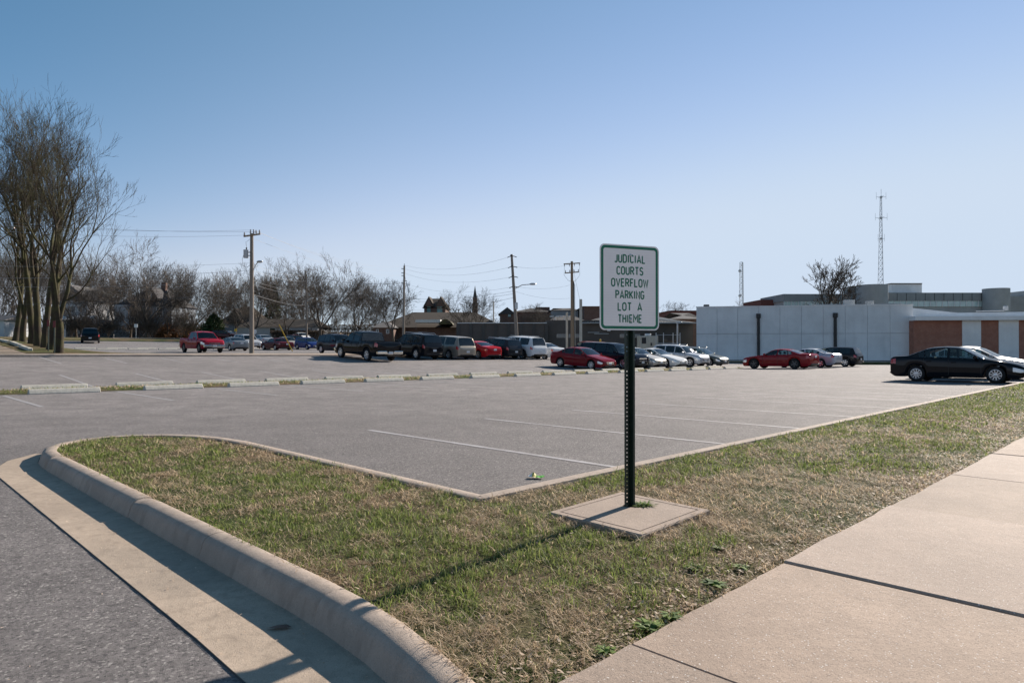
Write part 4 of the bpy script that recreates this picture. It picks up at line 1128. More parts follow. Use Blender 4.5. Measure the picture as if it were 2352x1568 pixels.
def car(name, label, cat, kind, color, s, t, toward_kerb, group='cars parked in the car park', wheel='five', metal=0.0, rear_dark=False, scale=1.0, rails=False, grille='dark', chrome_bumper=False, seat='seat', z=None, dyaw=0, plate=True, tall=1.0, antenna=False, cladding=None, posxy=None):
    """toward_kerb: nose points along -t (towards the camera's kerb), else along +t"""
    V, cl, k = car_geometry(kind); L, W, r = k['L'], k['W'], k['r']
    hs = (0, -1) if toward_kerb else (0, 1)
    if posxy: x, y = posxy; s, t = st(x, y)
    else: x, y = xy(s, t)
    hx, hy = (xy(*hs)); yaw = math.atan2(hy, hx) + dyaw
    hx, hy = math.cos(yaw), math.sin(yaw)
    f1, f2 = H(x + hx * 1.35, y + hy * 1.35), H(x - hx * 1.35, y - hy * 1.35)
    pitch = -math.atan2(f1 - f2, 2.7)
    root = tag(link(name, None, None, (x, y, (f1 + f2) / 2 if z is None else z), (0, pitch, yaw)), label, cat, group)
    root.scale = (scale, scale, scale * tall)
    if color not in RC: RC[color] = paint('car_paint', color, metal)
    pm = RC[color]; gm = M['glass']; gd = M['glass_dark'] if rear_dark else M['glass']
    def part(nm, c, mat):
        if c not in cl: return None
        return link(nm, sub_mesh(V, cl[c], nm, mat), root)
    body_faces = list(cl['body'])
    if cladding is None: body_faces += cl.get('cladding', [])
    me = sub_mesh(V, body_faces, 'body', pm); link('body', me, root)
    if cladding is not None and 'cladding' in cl: part('cladding', 'cladding', cladding)
    part('underbody', 'underbody', M['black'])
    part('bed_liner', 'bed_liner', M['black'])
    part('windshield', 'windshield', gm); part('rear_window', 'rear_window', gd)
    for pi in range(len(k['panes'])):
        for sd in 'LR': part('side_window', 'pane%d%s' % (pi, sd), gm if pi == 0 else gd)
    for sd in 'LR':
        part('headlight', 'headlight' + sd, M['lamp_clear']); part('taillight', 'taillight' + sd, M['lamp_red'])
    ty, rm = wheel_meshes(r, wheel)
    for a in k['ax']:
        X = L / 2 - a * L
        for sg in (1, -1):
            o = link('wheel', ty, root, (X, sg * (W / 2 - .115), r), (0, .7 * a, 0 if sg == 1 else math.pi)); link('rim', rm, o)
    link('seats', interior_mesh(kind, M[seat]), root)
    zb3 = lerp_tab(k['belt'], .32)
    for sg in (-1, 1):                                    # door mirrors and handles
        mb = MB(); X = L / 2 - (k['ws'][0] + .045) * L
        mb.bbox(X - .07, X + .06, sg * (W / 2 + .10) - .085, sg * (W / 2 + .10) + .085, zb3 + .03, zb3 + .17, .03)
        mb.box(X - .02, X + .03, min(sg * (W / 2 - .06), sg * (W / 2 + .04)), max(sg * (W / 2 - .06), sg * (W / 2 + .04)), zb3 + .04, zb3 + .08)
        mb.build('mirror', pm, root)
        for p in k['panes'][:2]:
            mb = MB(); X = L / 2 - (p[1] - .03) * L; zz = lerp_tab(k['belt'], p[1]) - .14
            y0, y1 = sg * (W / 2 - .02), sg * (W / 2 + .018)
            mb.bbox(X - .09, X + .09, min(y0, y1), max(y0, y1), zz - .018, zz + .018, .008); mb.build('door_handle', pm, root)
        # door shut lines
        for p, dx in [(k['panes'][0], (0, 1))] + ([(k['panes'][1], (1,))] if kind != 'coupe' else []):
            for e in dx:
                xf = p[0] - .02 if e == 0 else p[1] + .008
                X = L / 2 - xf * L; zlo = k['base'] + .10; zhi = lerp_tab(k['belt'], xf) - .03
                if e == 1 and any(abs(xf - a) * L < r * 1.25 for a in k['ax']): zlo = r * 2.25
                if zhi - zlo < .1: continue
                ya, yb = sg * (W / 2 - .03), sg * (W / 2 + .0025)
                mb = MB(); mb.box(X - .006, X + .006, min(ya, yb), max(ya, yb), zlo, zhi); mb.build('door_seam', M['black'], root)
    F, Bk = L / 2 + .03, -L / 2 - .03
    zt0 = lerp_tab(k['belt'], 0)
    if grille:
        mb = MB(); gz0, gz1 = (zt0 - .16, zt0 + .02) if k['base'] < .23 else (zt0 - .22, zt0 + .04)
        mb.bbox(F - .06, F + .028, -W * .23, W * .23, gz0, gz1, .02)
        for q in range(3): zq = gz0 + (gz1 - gz0) * (q + .7) / 3.4; mb.box(F + .02, F + .036, -W * .22, W * .22, zq - .01, zq + .01, 1)
        mb.build('grille', [M['black'], M['chrome']], root)
        mb = MB(); mb.bbox(F - .06, F + .02, -W * .30, W * .30, k['base'] + .06, k['base'] + .17, .02); mb.build('air_intake', M['black'], root)
    if chrome_bumper or k['base'] > .3:
        mb = MB(); b0 = k['base'] + .10
        mb.bbox(F - .14, F + .07, -W * .46, W * .46, b0 + .02, b0 + .24, .04); mb.build('front_bumper', M['chrome'], root)
        mb = MB(); mb.bbox(Bk - .12, Bk + .12, -W * .47, -.24, b0 + .06, b0 + .26, .03); mb.bbox(Bk - .12, Bk + .12, .24, W * .47, b0 + .06, b0 + .26, .03); mb.bbox(Bk - .09, Bk + .1, -.23, .23, b0 + .04, b0 + .18, .02)
        mb.build('rear_bumper', M['chrome'], root)
    else:
        mb = MB(); mb.bbox(Bk - .025, Bk + .12, -W * .37, W * .37, k['base'] + .12, k['base'] + .20, .02); mb.build('rear_valance', M['black'], root)
    if plate:
        zp = (lerp_tab(k['belt'], 1) - .08) if kind not in ('suv', 'bigsuv', 'minivan', 'box', 'pickup', 'hatch', 'wagon') else k['base'] + .40
        if kind == 'pickup': zp = k['base'] + .26
        for X0, zz, lab in ((Bk - .045 - (.09 if kind == 'pickup' else 0), zp, 'r'), (F + .035 + (.045 if kind == 'pickup' else 0), k['base'] + .26, 'f')):
            mb = MB(); mb.bbox(X0 - .012, X0 + .012, -.155, .155, zz - .075, zz + .075, .004); mb.build('licence_plate', M['plate'], root)
    if rails:
        zr = max(b for a, b in k['top'])
        for sg in (-1, 1):
            mb = MB(); yy = sg * (W / 2 * .935 - (zr - zb3) * .36 - .03)
            x0, x1 = L / 2 - .42 * L, L / 2 - .86 * L
            mb.tube([(x0, yy, zr - .03), (x0 - .08, yy, zr + .04), (x1 + .08, yy, zr + .03), (x1, yy, zr - .05)], .018, 6); mb.build('roof_rail', M['galv'], root)
    if antenna:
        zr = max(b for a, b in k['top']); mb = MB(); mb.tube([(-L * .1, 0, zr - .03), (-L * .1 - .1, 0, zr + .35)], .008, 5); mb.build('antenna', M['black'], root)
    return root

DARKNAVY = (.006, .009, .018); BLACK = (.005, .0055, .008); RED = (.30, .012, .016); DRED = (.19, .008, .014)
SILVER = (.42, .43, .45); WHITE = (.74, .74, .73); TAN = (.33, .29, .24); GREY = (.17, .18, .19); MAROON = (.085, .008, .014)
# row nosed to the near kerb, on the right
car('parked_car', 'black sedan nosed to the grass verge, nearest car on the right', 'car', 'sedan', BLACK, 32.75, 6.86, True, wheel='ten')
car('parked_car', 'silver sedan half hidden behind the black sedan at the right edge', 'car', 'sedan', SILVER, 36.5, 7.0, True, wheel='ten', metal=.4)
# cars nosed to the median from this side
car('parked_car', 'red muscle sedan with dark five spoke wheels beside the median end', 'car', 'charger', (.26, .010, .014), 49.75, 21.7, False, wheel='dark')
car('parked_car', 'silver sedan between the red muscle sedan and the dark crossover', 'car', 'sedan', (.36, .39, .44), 54.7, 21.7, False, wheel='five', metal=.4, scale=1.04)
car('parked_car', 'dark crossover parked beyond the silver sedan by the grey wall', 'car', 'suv', (.012, .013, .016), 59.6, 21.6, False, wheel='six', rear_dark=True, scale=.96, tall=.96)
# row on the far side of the median, noses towards it
car('parked_car', 'red sedan left of the sign post, nose to the median', 'car', 'sedan', DRED, 36.1, 29.35, True, wheel='seven', scale=.98)
car('parked_car', 'dark navy crossover between the red sedan and the sign post', 'car', 'bigsuv', DARKNAVY, 39.75, 29.6, True, wheel='six', rear_dark=True, tall=.93)
car('parked_car', 'champagne silver sedan just right of the sign post', 'car', 'sedan', (.46, .44, .40), 42.5, 29.6, True, wheel='five', metal=.3)
car('parked_car', 'white two door coupe between silver sedan and silver roof rack crossover', 'car', 'coupe', WHITE, 45.2, 29.5, True, wheel='ten')
car('parked_car', 'silver boxy crossover with roof rack and dark lower cladding', 'car', 'suv', (.48, .50, .53), 48.8, 29.6, True, wheel='five', rails=True, metal=.35, rear_dark=True, cladding=M['steel_dark'], scale=.97)
car('parked_car', 'grey green station wagon, last in the median row before the grey building', 'car', 'wagon', (.085, .10, .095), 51.9, 29.6, True, wheel='six', rails=True, metal=.3)
# far row, noses to the far kerb
car('pickup_truck', 'black crew cab pickup with chrome rear bumper and red tail lamps', 'pickup', 'pickup', BLACK, 25.9, 39.9, False, wheel='six', rear_dark=True, dyaw=-.06)
car('parked_car', 'black off road wagon with roof rack right of the black pickup', 'car', 'suv', (.007, .008, .011), 30.7, 41.0, False, wheel='six', rails=True, rear_dark=True, tall=1.06)
car('minivan', 'tan minivan between black off road wagon and small red coupe', 'minivan', 'minivan', TAN, 33.9, 41.2, False, wheel='seven', rear_dark=True, metal=.4)
car('parked_car', 'bright red coupe right of the tan minivan', 'car', 'coupe', (.42, .012, .018), 36.75, 41.0, False, wheel='five', scale=.98)
car('parked_car', 'dark grey wagon between red coupe and big white wagon', 'car', 'suv', (.02, .022, .027), 39.3, 41.2, False, wheel='six', rear_dark=True, rails=True, tall=.96, scale=.98)
car('parked_car', 'big white off road wagon in front of the dark wall', 'car', 'bigsuv', (.70, .71, .72), 41.7, 41.0, False, wheel='six', rear_dark=True, rails=True)
car('parked_car', 'white sedan peeping out right of the big white wagon', 'car', 'sedan', (.62, .63, .65), 45.0, 41.5, False, wheel='five')
car('parked_car', 'boxy orange and grey wagon behind the red sedan', 'car', 'box', (.26, .05, .018), 51.2, 41.0, False, wheel='five', rear_dark=False, cladding=M['steel_dark'])
# rear car park
car('pickup_truck', 'red pickup with big chrome grille in the rear car park', 'pickup', 'pickup', (.30, .012, .03), *st(wx(463, 62), 62), True, wheel='dark', chrome_bumper=True, rear_dark=True)
def at(px, Y): return dict(s=0, t=0, posxy=(wx(px, Y), Y))
G2 = 'cars in the rear car park'
car('parked_car', 'grey sedan, rear towards us, right of the red pickup', 'car', 'sedan', (.20, .22, .235), toward_kerb=False, group=G2, metal=.4, **at(534, 73))
car('parked_car', 'pale silver crossover left of the big utility pole', 'car', 'suv', (.50, .51, .52), toward_kerb=True, group=G2, metal=.3, rear_dark=True, tall=.97, **at(567, 85))
car('parked_car', 'silver sedan just right of the big utility pole', 'car', 'sedan', (.38, .40, .43), toward_kerb=False, group=G2, metal=.4, **at(601, 98))
car('parked_car', 'old maroon sedan beside the yellow guy guard', 'car', 'classic', MAROON, toward_kerb=False, group=G2, wheel='steel', **at(636, 80))
car('parked_car', 'beige sedan behind the old maroon sedan', 'car', 'sedan', (.36, .33, .28), toward_kerb=True, group=G2, metal=.2, **at(660, 90))
car('parked_car', 'blue hatchback at the right of the rear car park', 'car', 'hatch', (.012, .03, .15), toward_kerb=True, group=G2, metal=.3, **at(707, 86))
car('parked_car', 'small dark red car behind the blue hatchback', 'car', 'hatch', (.05, .01, .015), toward_kerb=True, group=G2, **at(680, 101))
car('parked_car', 'dark blue crossover peeping out left of the black pickup', 'car', 'suv', (.012, .016, .028), toward_kerb=True, group=G2, rear_dark=True, **at(776, 62))
car('parked_car', 'black long wagon alone at the left, near the bare trees', 'car', 'bigsuv', BLACK, toward_kerb=False, group=G2, rear_dark=True, dyaw=-.25, **at(208, 86))
car('parked_car', 'white car passing on the back road beyond the cedar', 'car', 'sedan', WHITE, toward_kerb=True, group='cars on the back road', dyaw=.75, **at(529, 128))
car('parked_car', 'white car parked before the brown hedge', 'car', 'sedan', WHITE, toward_kerb=True, group='cars on the back road', dyaw=-.1, **at(692, 118))
car('parked_car', 'dark red car below the cedar on the back road', 'car', 'wagon', (.06, .012, .012), toward_kerb=True, group='cars on the back road', dyaw=.75, **at(517, 112))
# ================================================================== TREES
def grow_tree(seed, height, r0, fork=.25, leaders=3, levels=6, spread=.55, up=.18, side=.55, wig=.16, min_r=.006, first_lean=(0, 0), shrink=.78):
    """bare tree: returns (trunk polylines, crown polylines); a polyline is (points, radii)"""
    rd = random.Random(seed); trunk = []; crown = []
    def seg(p, d, ln, ra, rb, n, wg=1.0):
        pts = [p.copy()]; rs = [ra]
        for i in range(n):
            d = (d + Vector((rd.gauss(0, wig * wg), rd.gauss(0, wig * wg), rd.gauss(0, wig * .6 * wg) + up * .35))).normalized()
            p = p + d * ln / n; pts.append(p.copy()); rs.append(ra + (rb - ra) * (i + 1) / n)
        return pts, rs, p, d
    def off(d, ang):
        a = d.orthogonal().normalized(); a.rotate(Matrix.Rotation(rd.uniform(0, 6.283), 3, d))
        return (d * math.cos(ang) + a * math.sin(ang)).normalized()
    d0 = Vector((first_lean[0], first_lean[1], 1)).normalized()
    pts, rs, p, d = seg(Vector((0, 0, -.15)), d0, height * fork, r0, r0 * .82, 5, .45)
    rs[0] *= 1.45; rs[1] *= 1.08; trunk.append((pts, rs))
    stack = []
    base = rd.uniform(0, 6.283)
    for q in range(leaders):
        a = d.orthogonal().normalized(); a.rotate(Matrix.Rotation(base + 6.283 * q / leaders + rd.uniform(-.4, .4), 3, d))
        ang = spread * rd.uniform(.55, 1.0)
        stack.append((p, (d * math.cos(ang) + a * math.sin(ang)).normalized(), height * .30 * rd.uniform(.85, 1.15), r0 * .82 * (.86 if q == 0 else rd.uniform(.58, .75)), 1))
    while stack:
        p, d, ln, r, lv = stack.pop()
        rb = max(r * .62, min_r * .7)
        n = 5 if lv < 3 else 4 if lv < 5 else 3
        pts, rs, pe, de = seg(p, d, ln, r, rb, n, .6 if lv == 1 else 1.0)
        crown.append((pts, rs))
        if lv >= levels or ln < .22: continue
        k = 2 if rd.random() < .8 else 3
        for q in range(k):
            stack.append((pe, off(de, rd.uniform(.22, .62) * (1 if q else .6)), ln * shrink * rd.uniform(.8, 1.12), max(rb * (.92 if q == 0 else .72), min_r), lv + 1))
        for i in range(1, n):
            if rd.random() < side:
                dd = (pts[i + 1] - pts[i]).normalized()
                jump = 2 if lv < 3 and rd.random() < .6 else 1
                stack.append((pts[i], off(dd, rd.uniform(.5, 1.05)), ln * .62 * rd.uniform(.7, 1.2), max(rs[i] * .45, min_r), lv + jump))
    return trunk, crown
def tubes_np(lines, sides=None):
    """polylines to arrays of quads"""
    VV = []; FF = []; k = 0
    for pts, rs in lines:
        r = rs[0]; n = sides or (9 if r > .12 else 6 if r > .04 else 4 if r > .018 else 3)
        Pn = np.array([tuple(p) for p in pts]); m = len(Pn)
        dv = np.gradient(Pn, axis=0); dv /= np.linalg.norm(dv, axis=1)[:, None] + 1e-9
        ref = np.array([.31, .87, .38]) if abs(dv[0] @ np.array([.31, .87, .38])) < .85 else np.array([.9, -.2, .38])
        a = np.cross(dv, ref); a /= np.linalg.norm(a, axis=1)[:, None] + 1e-9; b = np.cross(dv, a)
        w = np.arange(n) * 2 * np.pi / n
        rr = np.array(rs)[:, None, None]
        V = Pn[:, None, :] + rr * (a[:, None, :] * np.cos(w)[None, :, None] + b[:, None, :] * np.sin(w)[None, :, None])
        VV.append(V.reshape(-1, 3))
        i = np.arange(m - 1)[:, None] * n; j = np.arange(n)[None, :]; j2 = (j + 1) % n
        FF.append(np.stack([i + j, i + j2, i + n + j2, i + n + j], -1).reshape(-1, 4) + k); k += m * n
    return np.concatenate(VV), np.concatenate(FF)
def tree_meshes(trunk, crown, mt, mc):
    V, F = tubes_np(trunk); a = np_mesh('trunk', V, F, mt, True)
    V, F = tubes_np(crown); b = np_mesh('crown', V, F, mc, True)
    return a, b
def put_tree(name, label, cat, meshes, x, y, rz=0, sc=1.0, group=None, z=None, sz=None):
    root = thing(name, label, cat, (x, y, H(x, y) - .02 if z is None else z), rz, group)
    root.scale = (sc, sc, sz or sc)
    link('trunk', meshes[0], root); link('crown', meshes[1], root)
    return root
# row of tall bare trees at the left
bigA = tree_meshes(*grow_tree(11, 13.0, .29, fork=.17, leaders=3, levels=7, spread=.27, up=.30, side=.36, wig=.15, min_r=.0075, shrink=.75), M['bark'], M['bark'])
bigB = tree_meshes(*grow_tree(23, 13.0, .26, fork=.30, leaders=2, levels=7, spread=.22, up=.30, side=.42, wig=.14, min_r=.0075, shrink=.75), M['bark'], M['bark'])
bigC = tree_meshes(*grow_tree(37, 12.8, .25, fork=.40, leaders=3, levels=7, spread=.25, up=.28, side=.36, wig=.14, min_r=.0075, shrink=.75), M['bark'], M['bark'])
BT = [(135, 41.5, bigA, 2.6, 1.0, 'nearest and rightmost of the tall bare trees, forking low above the lawn'),
      (116, 44.0, bigB, .6, 1.0, 'second from the right of the tall bare trees, leaning behind the nearest'),
      (103, 45.8, bigC, 4.0, .95, 'third from the right of the tall bare trees by the far kerb'),
      (89, 47.0, bigB, 3.3, 1.08, 'fourth from the right of the tall bare trees, thick straight trunk'),
      (74, 49.5, bigC, 1.0, 1.05, 'fifth from the right of the tall bare trees on the grass bank'),
      (52, 53.0, bigA, 5.0, .98, 'sixth from the right of the tall bare trees, swollen at its foot'),
      (35, 56.0, bigB, 1.9, 1.0, 'farthest back of the tall bare trees whose foot is in view'),
      (-30, 47.0, bigC, 2.2, 1.02, 'tall bare tree cut by the left picture edge')]
for px, Y, ms_, rz, sc, lab in BT:
    put_tree('bare_tree', lab, 'tree', ms_, wx(px, Y), Y, rz, sc * .84, sz=sc * .96, group='tall bare trees in a row on the left')
# smaller bare trees that stand out against the sky or the buildings
mid = [tree_meshes(*grow_tree(s_, 10, .21, fork=fk, leaders=ld, levels=7, spread=.75, up=.14, side=.50, wig=.18, min_r=.012, shrink=.76), M['bark_far'], M['twig_far']) for s_, fk, ld in ((51, .20, 3), (52, .18, 4), (53, .25, 3), (54, .15, 4))] + [tree_meshes(*grow_tree(58, 9, .30, fork=.22, leaders=2, levels=7, spread=.42, up=.22, side=.5, wig=.16, min_r=.018, shrink=.74), M['bark_far'], M['twig_far'])]
pal = [(335, 118, 0, 13.6, 'spreading bare tree before the grey gabled house'),
       (585, 112, 3, 11.2, 'bare tree right of the big utility pole, before the white ranch house'),
       (735, 116, 1, 13.0, 'broad bare tree right of the thin lamp pole'),
       (905, 112, 2, 10.0, 'gnarled bare tree left of the tall pole by the brick buildings'),
       (1085, 118, 1, 10.2, 'rounded bare tree in front of the church spire'),
       (1228, 112, 2, 7.6, 'low bare tree behind the dark wall by the leaning pole'),
       (700, 150, 0, 14.5, 'tall bare tree whose crown rises behind the thin lamp pole'),
       (820, 135, 3, 11.0, 'bare tree between lamp pole and brick buildings'),
       (1930, 140, 4, 20.5, 'large bare tree with two leaders behind the grey building'),
       (1690, 175, 1, 11.5, 'small bare tree at the foot of the smaller lattice tower'),
       (1548, 170, 2, 11.5, 'tiny bare tree top above the tiled roof'),
       (270, 135, 2, 11.0, 'bare tree between the two white houses'),
       (175, 120, 1, 9.5, 'bare tree screening the front of the white porch house'),
       (225, 121, 3, 9.0, 'bare tree above the black long wagon'),
       (300, 122, 1, 9.5, 'bare tree before the left corner of the gabled house'),
       (385, 120, 3, 9.0, 'bare tree before the right corner of the gabled house'),
       (540, 118, 2, 8.0, 'bare tree before the brown roofed house'),
       (660, 119, 0, 8.5, 'bare tree before the right half of the ranch house'),
       (445, 122, 0, 10.0, 'bare tree standing just left of the cedar')]
for i, (px, Y, pi, hh_, lab) in enumerate(pal):
    put_tree('bare_tree', lab, 'tree', mid[pi], wx(px, Y), Y, i * 1.7, hh_ / 10.0)
# the wood behind: reads as one mass
r_ = random.Random(5); VV = []; FF = []; k = 0
protos = [tubes_np(sum(grow_tree(s_, 10, .13, fork=.22, leaders=3, levels=6, spread=.6, up=.2, side=.45, wig=.16, min_r=.012, shrink=.76), []), 3) for s_ in (71, 72, 73, 74)]
def wood_tree(px, Y, h_):
    global k
    V, F = protos[r_.randrange(4)]; a = r_.uniform(0, 6.283); c_, s_ = math.cos(a), math.sin(a); sc = h_ / 10.0; w = sc * r_.uniform(.85, 1.2)
    x, y = wx(px, Y), Y
    VV.append(np.stack([(V[:, 0] * c_ - V[:, 1] * s_) * w + x, (V[:, 0] * s_ + V[:, 1] * c_) * w + y, V[:, 2] * sc + H(x, y) - .1], -1)); FF.append(F + k); k += len(V)
for i in range(46):
    px = -20 + i * 20.0 + r_.uniform(-9, 9); Y = r_.uniform(140, 190)
    top = np.interp(px, [-20, 150, 300, 420, 480, 560, 680, 760, 860, 920], [590, 610, 625, 650, 655, 640, 640, 655, 672, 700])
    wood_tree(px, Y, max(4, (790 - top) * Y / 1568 - 1 + r_.uniform(-2.0, 1.2)))
for i in range(34):
    px = -20 + i * 27 + r_.uniform(-9, 9); wood_tree(px, r_.uniform(143, 158), r_.uniform(4, 8))
for i in range(22):
    wood_tree(-30 - i * 26 + r_.uniform(-9, 9), r_.uniform(110, 150), r_.uniform(9, 14))
for i in range(16):
    wood_tree(r_.uniform(1040, 1330), r_.uniform(125, 150), r_.uniform(4, 6.5))
tag(link('woodland', np_mesh('woodland', np.concatenate(VV), np.concatenate(FF), M['twig_far'])), 'leafless grey brown woodland behind the houses', 'woodland', kind='stuff')

# ---- shrubs
def leaf_cloud(seed, n, fn, size, mat, name):
    """many small leaves inside a shape; fn(rnd) -> point"""
    r = np.random.default_rng(seed); pts = np.array([fn(r) for _ in range(n)])
    u = r.normal(size=(n, 3)); u /= np.linalg.norm(u, axis=1)[:, None]; v = np.cross(u, r.normal(size=(n, 3))); v /= np.linalg.norm(v, axis=1)[:, None]
    L = size * r.uniform(.6, 1.4, n)[:, None]
    V = np.stack([pts - u * L, pts + v * L * .5, pts + u * L, pts - v * L * .5], 1).reshape(-1, 3)
    F = np.arange(n * 4).reshape(-1, 4)
    return np_mesh(name, V, F, mat)
def cone_pt(h, w):
    def f(r):
        while True:
            z = r.random() ** 1.25; a = r.uniform(0, 6.283); lump = 1 + .22 * math.sin(a * 3 + z * 9) + .15 * math.sin(a * 5 - z * 17)
            R = w * (min(1, z * 6 + .55)) * (1 - z) ** .62 * lump; q = R * math.sqrt(r.random() * .8 + .2)
            return (q * math.cos(a), q * math.sin(a), z * h + .1)
    return f
def bush_pt(h, w):
    def f(r):
        a = r.uniform(0, 6.283); e = math.asin(r.uniform(0, 1)); q = (.55 + .45 * r.random()) * (1 + .25 * math.sin(3 * a + 2 * e) + .15 * math.sin(7 * a))
        return (w * q * math.cos(a) * math.cos(e), w * q * math.sin(a) * math.cos(e), h * q * math.sin(e) + .05)
    return f
def stem_mesh(h, r=.06, n=5, sp=.25, seed=1, mat='bark_far'):
    rd = random.Random(seed); ls = []
    for i in range(n):
        a = rd.uniform(0, 6.283); d = Vector((math.cos(a) * sp, math.sin(a) * sp, 1)).normalized() if n > 1 else Vector((0, 0, 1))
        ls.append(([Vector((0, 0, -.1)) + d * 0, d * h * .5, d * h], [r, r * .7, r * .3]))
    V, F = tubes_np(ls, 5); return np_mesh('stems', V, F, M[mat], True)
def shrub(name, label, cat, px, Y, leaf, stem, group=None, sc=1.0, sz=None, rz=0):
    x, y = wx(px, Y), Y; root = thing(name, label, cat, (x, y, H(x, y) + .05), rz, group); root.scale = (sc, sc, sz or sc)
    link('foliage', leaf, root); link('stem', stem, root); return root
shrub('cedar_tree', 'dark green cedar bush left of the big utility pole', 'tree', 491, 113, leaf_cloud(1, 7000, cone_pt(4.0, 2.4), .16, M['cedar'], 'foliage'), stem_mesh(2.6, .14, 1))
shrub('cedar_tree', 'taller thin evergreen among the bare trees behind the ranch house', 'tree', 628, 160, leaf_cloud(2, 3500, cone_pt(12.5, 2.6), .3, M['cedar'], 'foliage'), stem_mesh(6, .2, 1))
brown = [leaf_cloud(s_, 2600, bush_pt(1.9, 1.7), .13, M['oakleaf'], 'foliage') for s_ in (3, 4)]
tw = [tree_meshes(*grow_tree(s_, 3.2, .04, fork=.06, leaders=6, levels=5, spread=.9, up=.2, side=.7, wig=.2, min_r=.012, shrink=.8), M['bark_far'], M['twig_far']) for s_ in (81, 82)]
for i, (px, Y, sc, lab) in enumerate([(398, 122, 1.2, 'russet leaved bush right of the grey gabled house'), (432, 124, 1.0, 'russet brown bush left of the cedar'), (455, 126, .9, 'small russet bush touching the cedar'), (378, 121, .9, 'low russet bush below the gabled house')]):
    shrub('brown_bush', lab, 'bush', px, Y, brown[i % 2], stem_mesh(1.6, .04, 5, .3, i), 'russet bushes on the far verge', sc, None, i)
for i, (px, Y, sc, lab) in enumerate([(218, 117, 1.5, 'twiggy bare bush behind the black long wagon'), (195, 118, 1.2, 'twiggy bare bush left of the black long wagon'), (248, 117, 1.6, 'wide twiggy bush right of the black long wagon'), (322, 119, 1.9, 'large twiggy bush before the grey gabled house'),
                                      (350, 118, 1.8, 'large twiggy bush right of the white marker post'), (415, 120, 1.5, 'twiggy bush above the red pickup'), (440, 119, 1.7, 'tangled bush between red pickup and cedar'), (165, 119, 1.3, 'twiggy bush below the white house porch'), (1545, 84, .9, 'dry twiggy bush at the corner of the grey building')]):
    put_tree('twiggy_bush', lab, 'bush', tw[i % 2], wx(px, Y), Y, i * 1.3, sc, 'bare twiggy bushes')
def hedge(name, label, x0, x1, Y, h, seed, mat='oakleaf', n=5000):
    a, b = wx(x0, Y), wx(x1, Y)
    def f(r): return (r.uniform(a, b), Y + r.uniform(-.6, .6), H((a + b) / 2, Y) + h * (1 - r.random() ** 2.2) * (.85 + .15 * math.sin(r.uniform(a, b) * 2)))
    tag(link(name, leaf_cloud(seed, n, f, .10, M[mat], name)), label, 'hedge')
M['hedge_brown'] = leaf_mat('hedge_brown', (.045, .034, .026), (.12, .09, .065), .2)
hedge('hedge', 'long clipped dark brown hedge before the white ranch house', 622, 745, 121, 1.75, 6, 'hedge_brown', 9000)
hedge('hedge', 'clipped brown hedge behind the pampas grass', 752, 880, 117, 1.9, 7, 'hedge_brown', 8000)
hedge('hedge', 'dark undergrowth hiding the foot of the wood on the left', 10, 300, 126, 2.2, 8, 'hedge_brown', 9000)
hedge('hedge', 'dark undergrowth at the foot of the wood beside the cedar', 300, 500, 127, 2.6, 18, 'hedge_brown', 9000)
hedge('hedge', 'dark undergrowth at the foot of the wood behind the pampas grass', 720, 875, 128, 3.0, 28, 'hedge_brown', 9000)
hedge('hedge', 'brown undergrowth behind the ranch house roof', 500, 730, 150, 3.6, 29, 'hedge_brown', 9000)
# pampas grass
def plume_mesh(seed):
    r = np.random.default_rng(seed); n = 420; a = r.uniform(0, 6.283, n); lean = r.uniform(.0, .9, n) ** 1.1; L = r.uniform(1.2, 2.0, n)
    d = np.stack([np.cos(a) * np.sin(lean), np.sin(a) * np.sin(lean), np.cos(lean)], -1); p = np.stack([-np.sin(a), np.cos(a), np.zeros(n)], -1)
    V = np.stack([d * 0.1, d * (L * .55)[:, None] + p * .035, d * L[:, None] - np.array([0, 0, .1]) * (L * lean)[:, None], d * (L * .55)[:, None] - p * .035], 1).reshape(-1, 3)
    return np_mesh('pampas_grass', V, np.arange(n * 4).reshape(-1, 4), M['plume'])
for i, (px, lab) in enumerate([(782, 'larger pale plume of pampas grass left of the stop sign'), (806, 'pale pampas grass nearer the stop sign')]):
    x, y = wx(px, 110), 110; tag(link('pampas_grass', plume_mesh(60 + i), None, (x, y, H(x, y)), (0, 0, i)), lab, 'grass clump', 'pampas grass clumps')
# ================================================================== BUILDINGS
def window(parent, x0, x1, z0, z1, y, glass='window', frame='trim_white', fw=.07, mull=0, bars=0):
    """framed window on a wall whose outer face is at y (facing -y)"""
    mb = MB(); f = fw
    for a in ((x0 - f, x1 + f, z1, z1 + f), (x0 - f, x1 + f, z0 - f, z0), (x0 - f, x0, z0, z1), (x1, x1 + f, z0, z1)): mb.box(a[0], a[1], y - .05, y + .02, a[2], a[3])
    for q in range(mull): xm = x0 + (x1 - x0) * (q + 1) / (mull + 1); mb.box(xm - f * .3, xm + f * .3, y - .035, y + .01, z0, z1)
    for q in range(bars): zm = z0 + (z1 - z0) * (q + 1) / (bars + 1); mb.box(x0, x1, y - .033, y + .008, zm - f * .3, zm + f * .3)
    o = mb.build('window', M[frame], parent)
    mb = MB(); mb.box(x0, x1, y - .022, y - .004, z0, z1); mb.build('pane', M[glass], o)
    return o
def zg(px, Y): return H(wx(px, Y), Y)

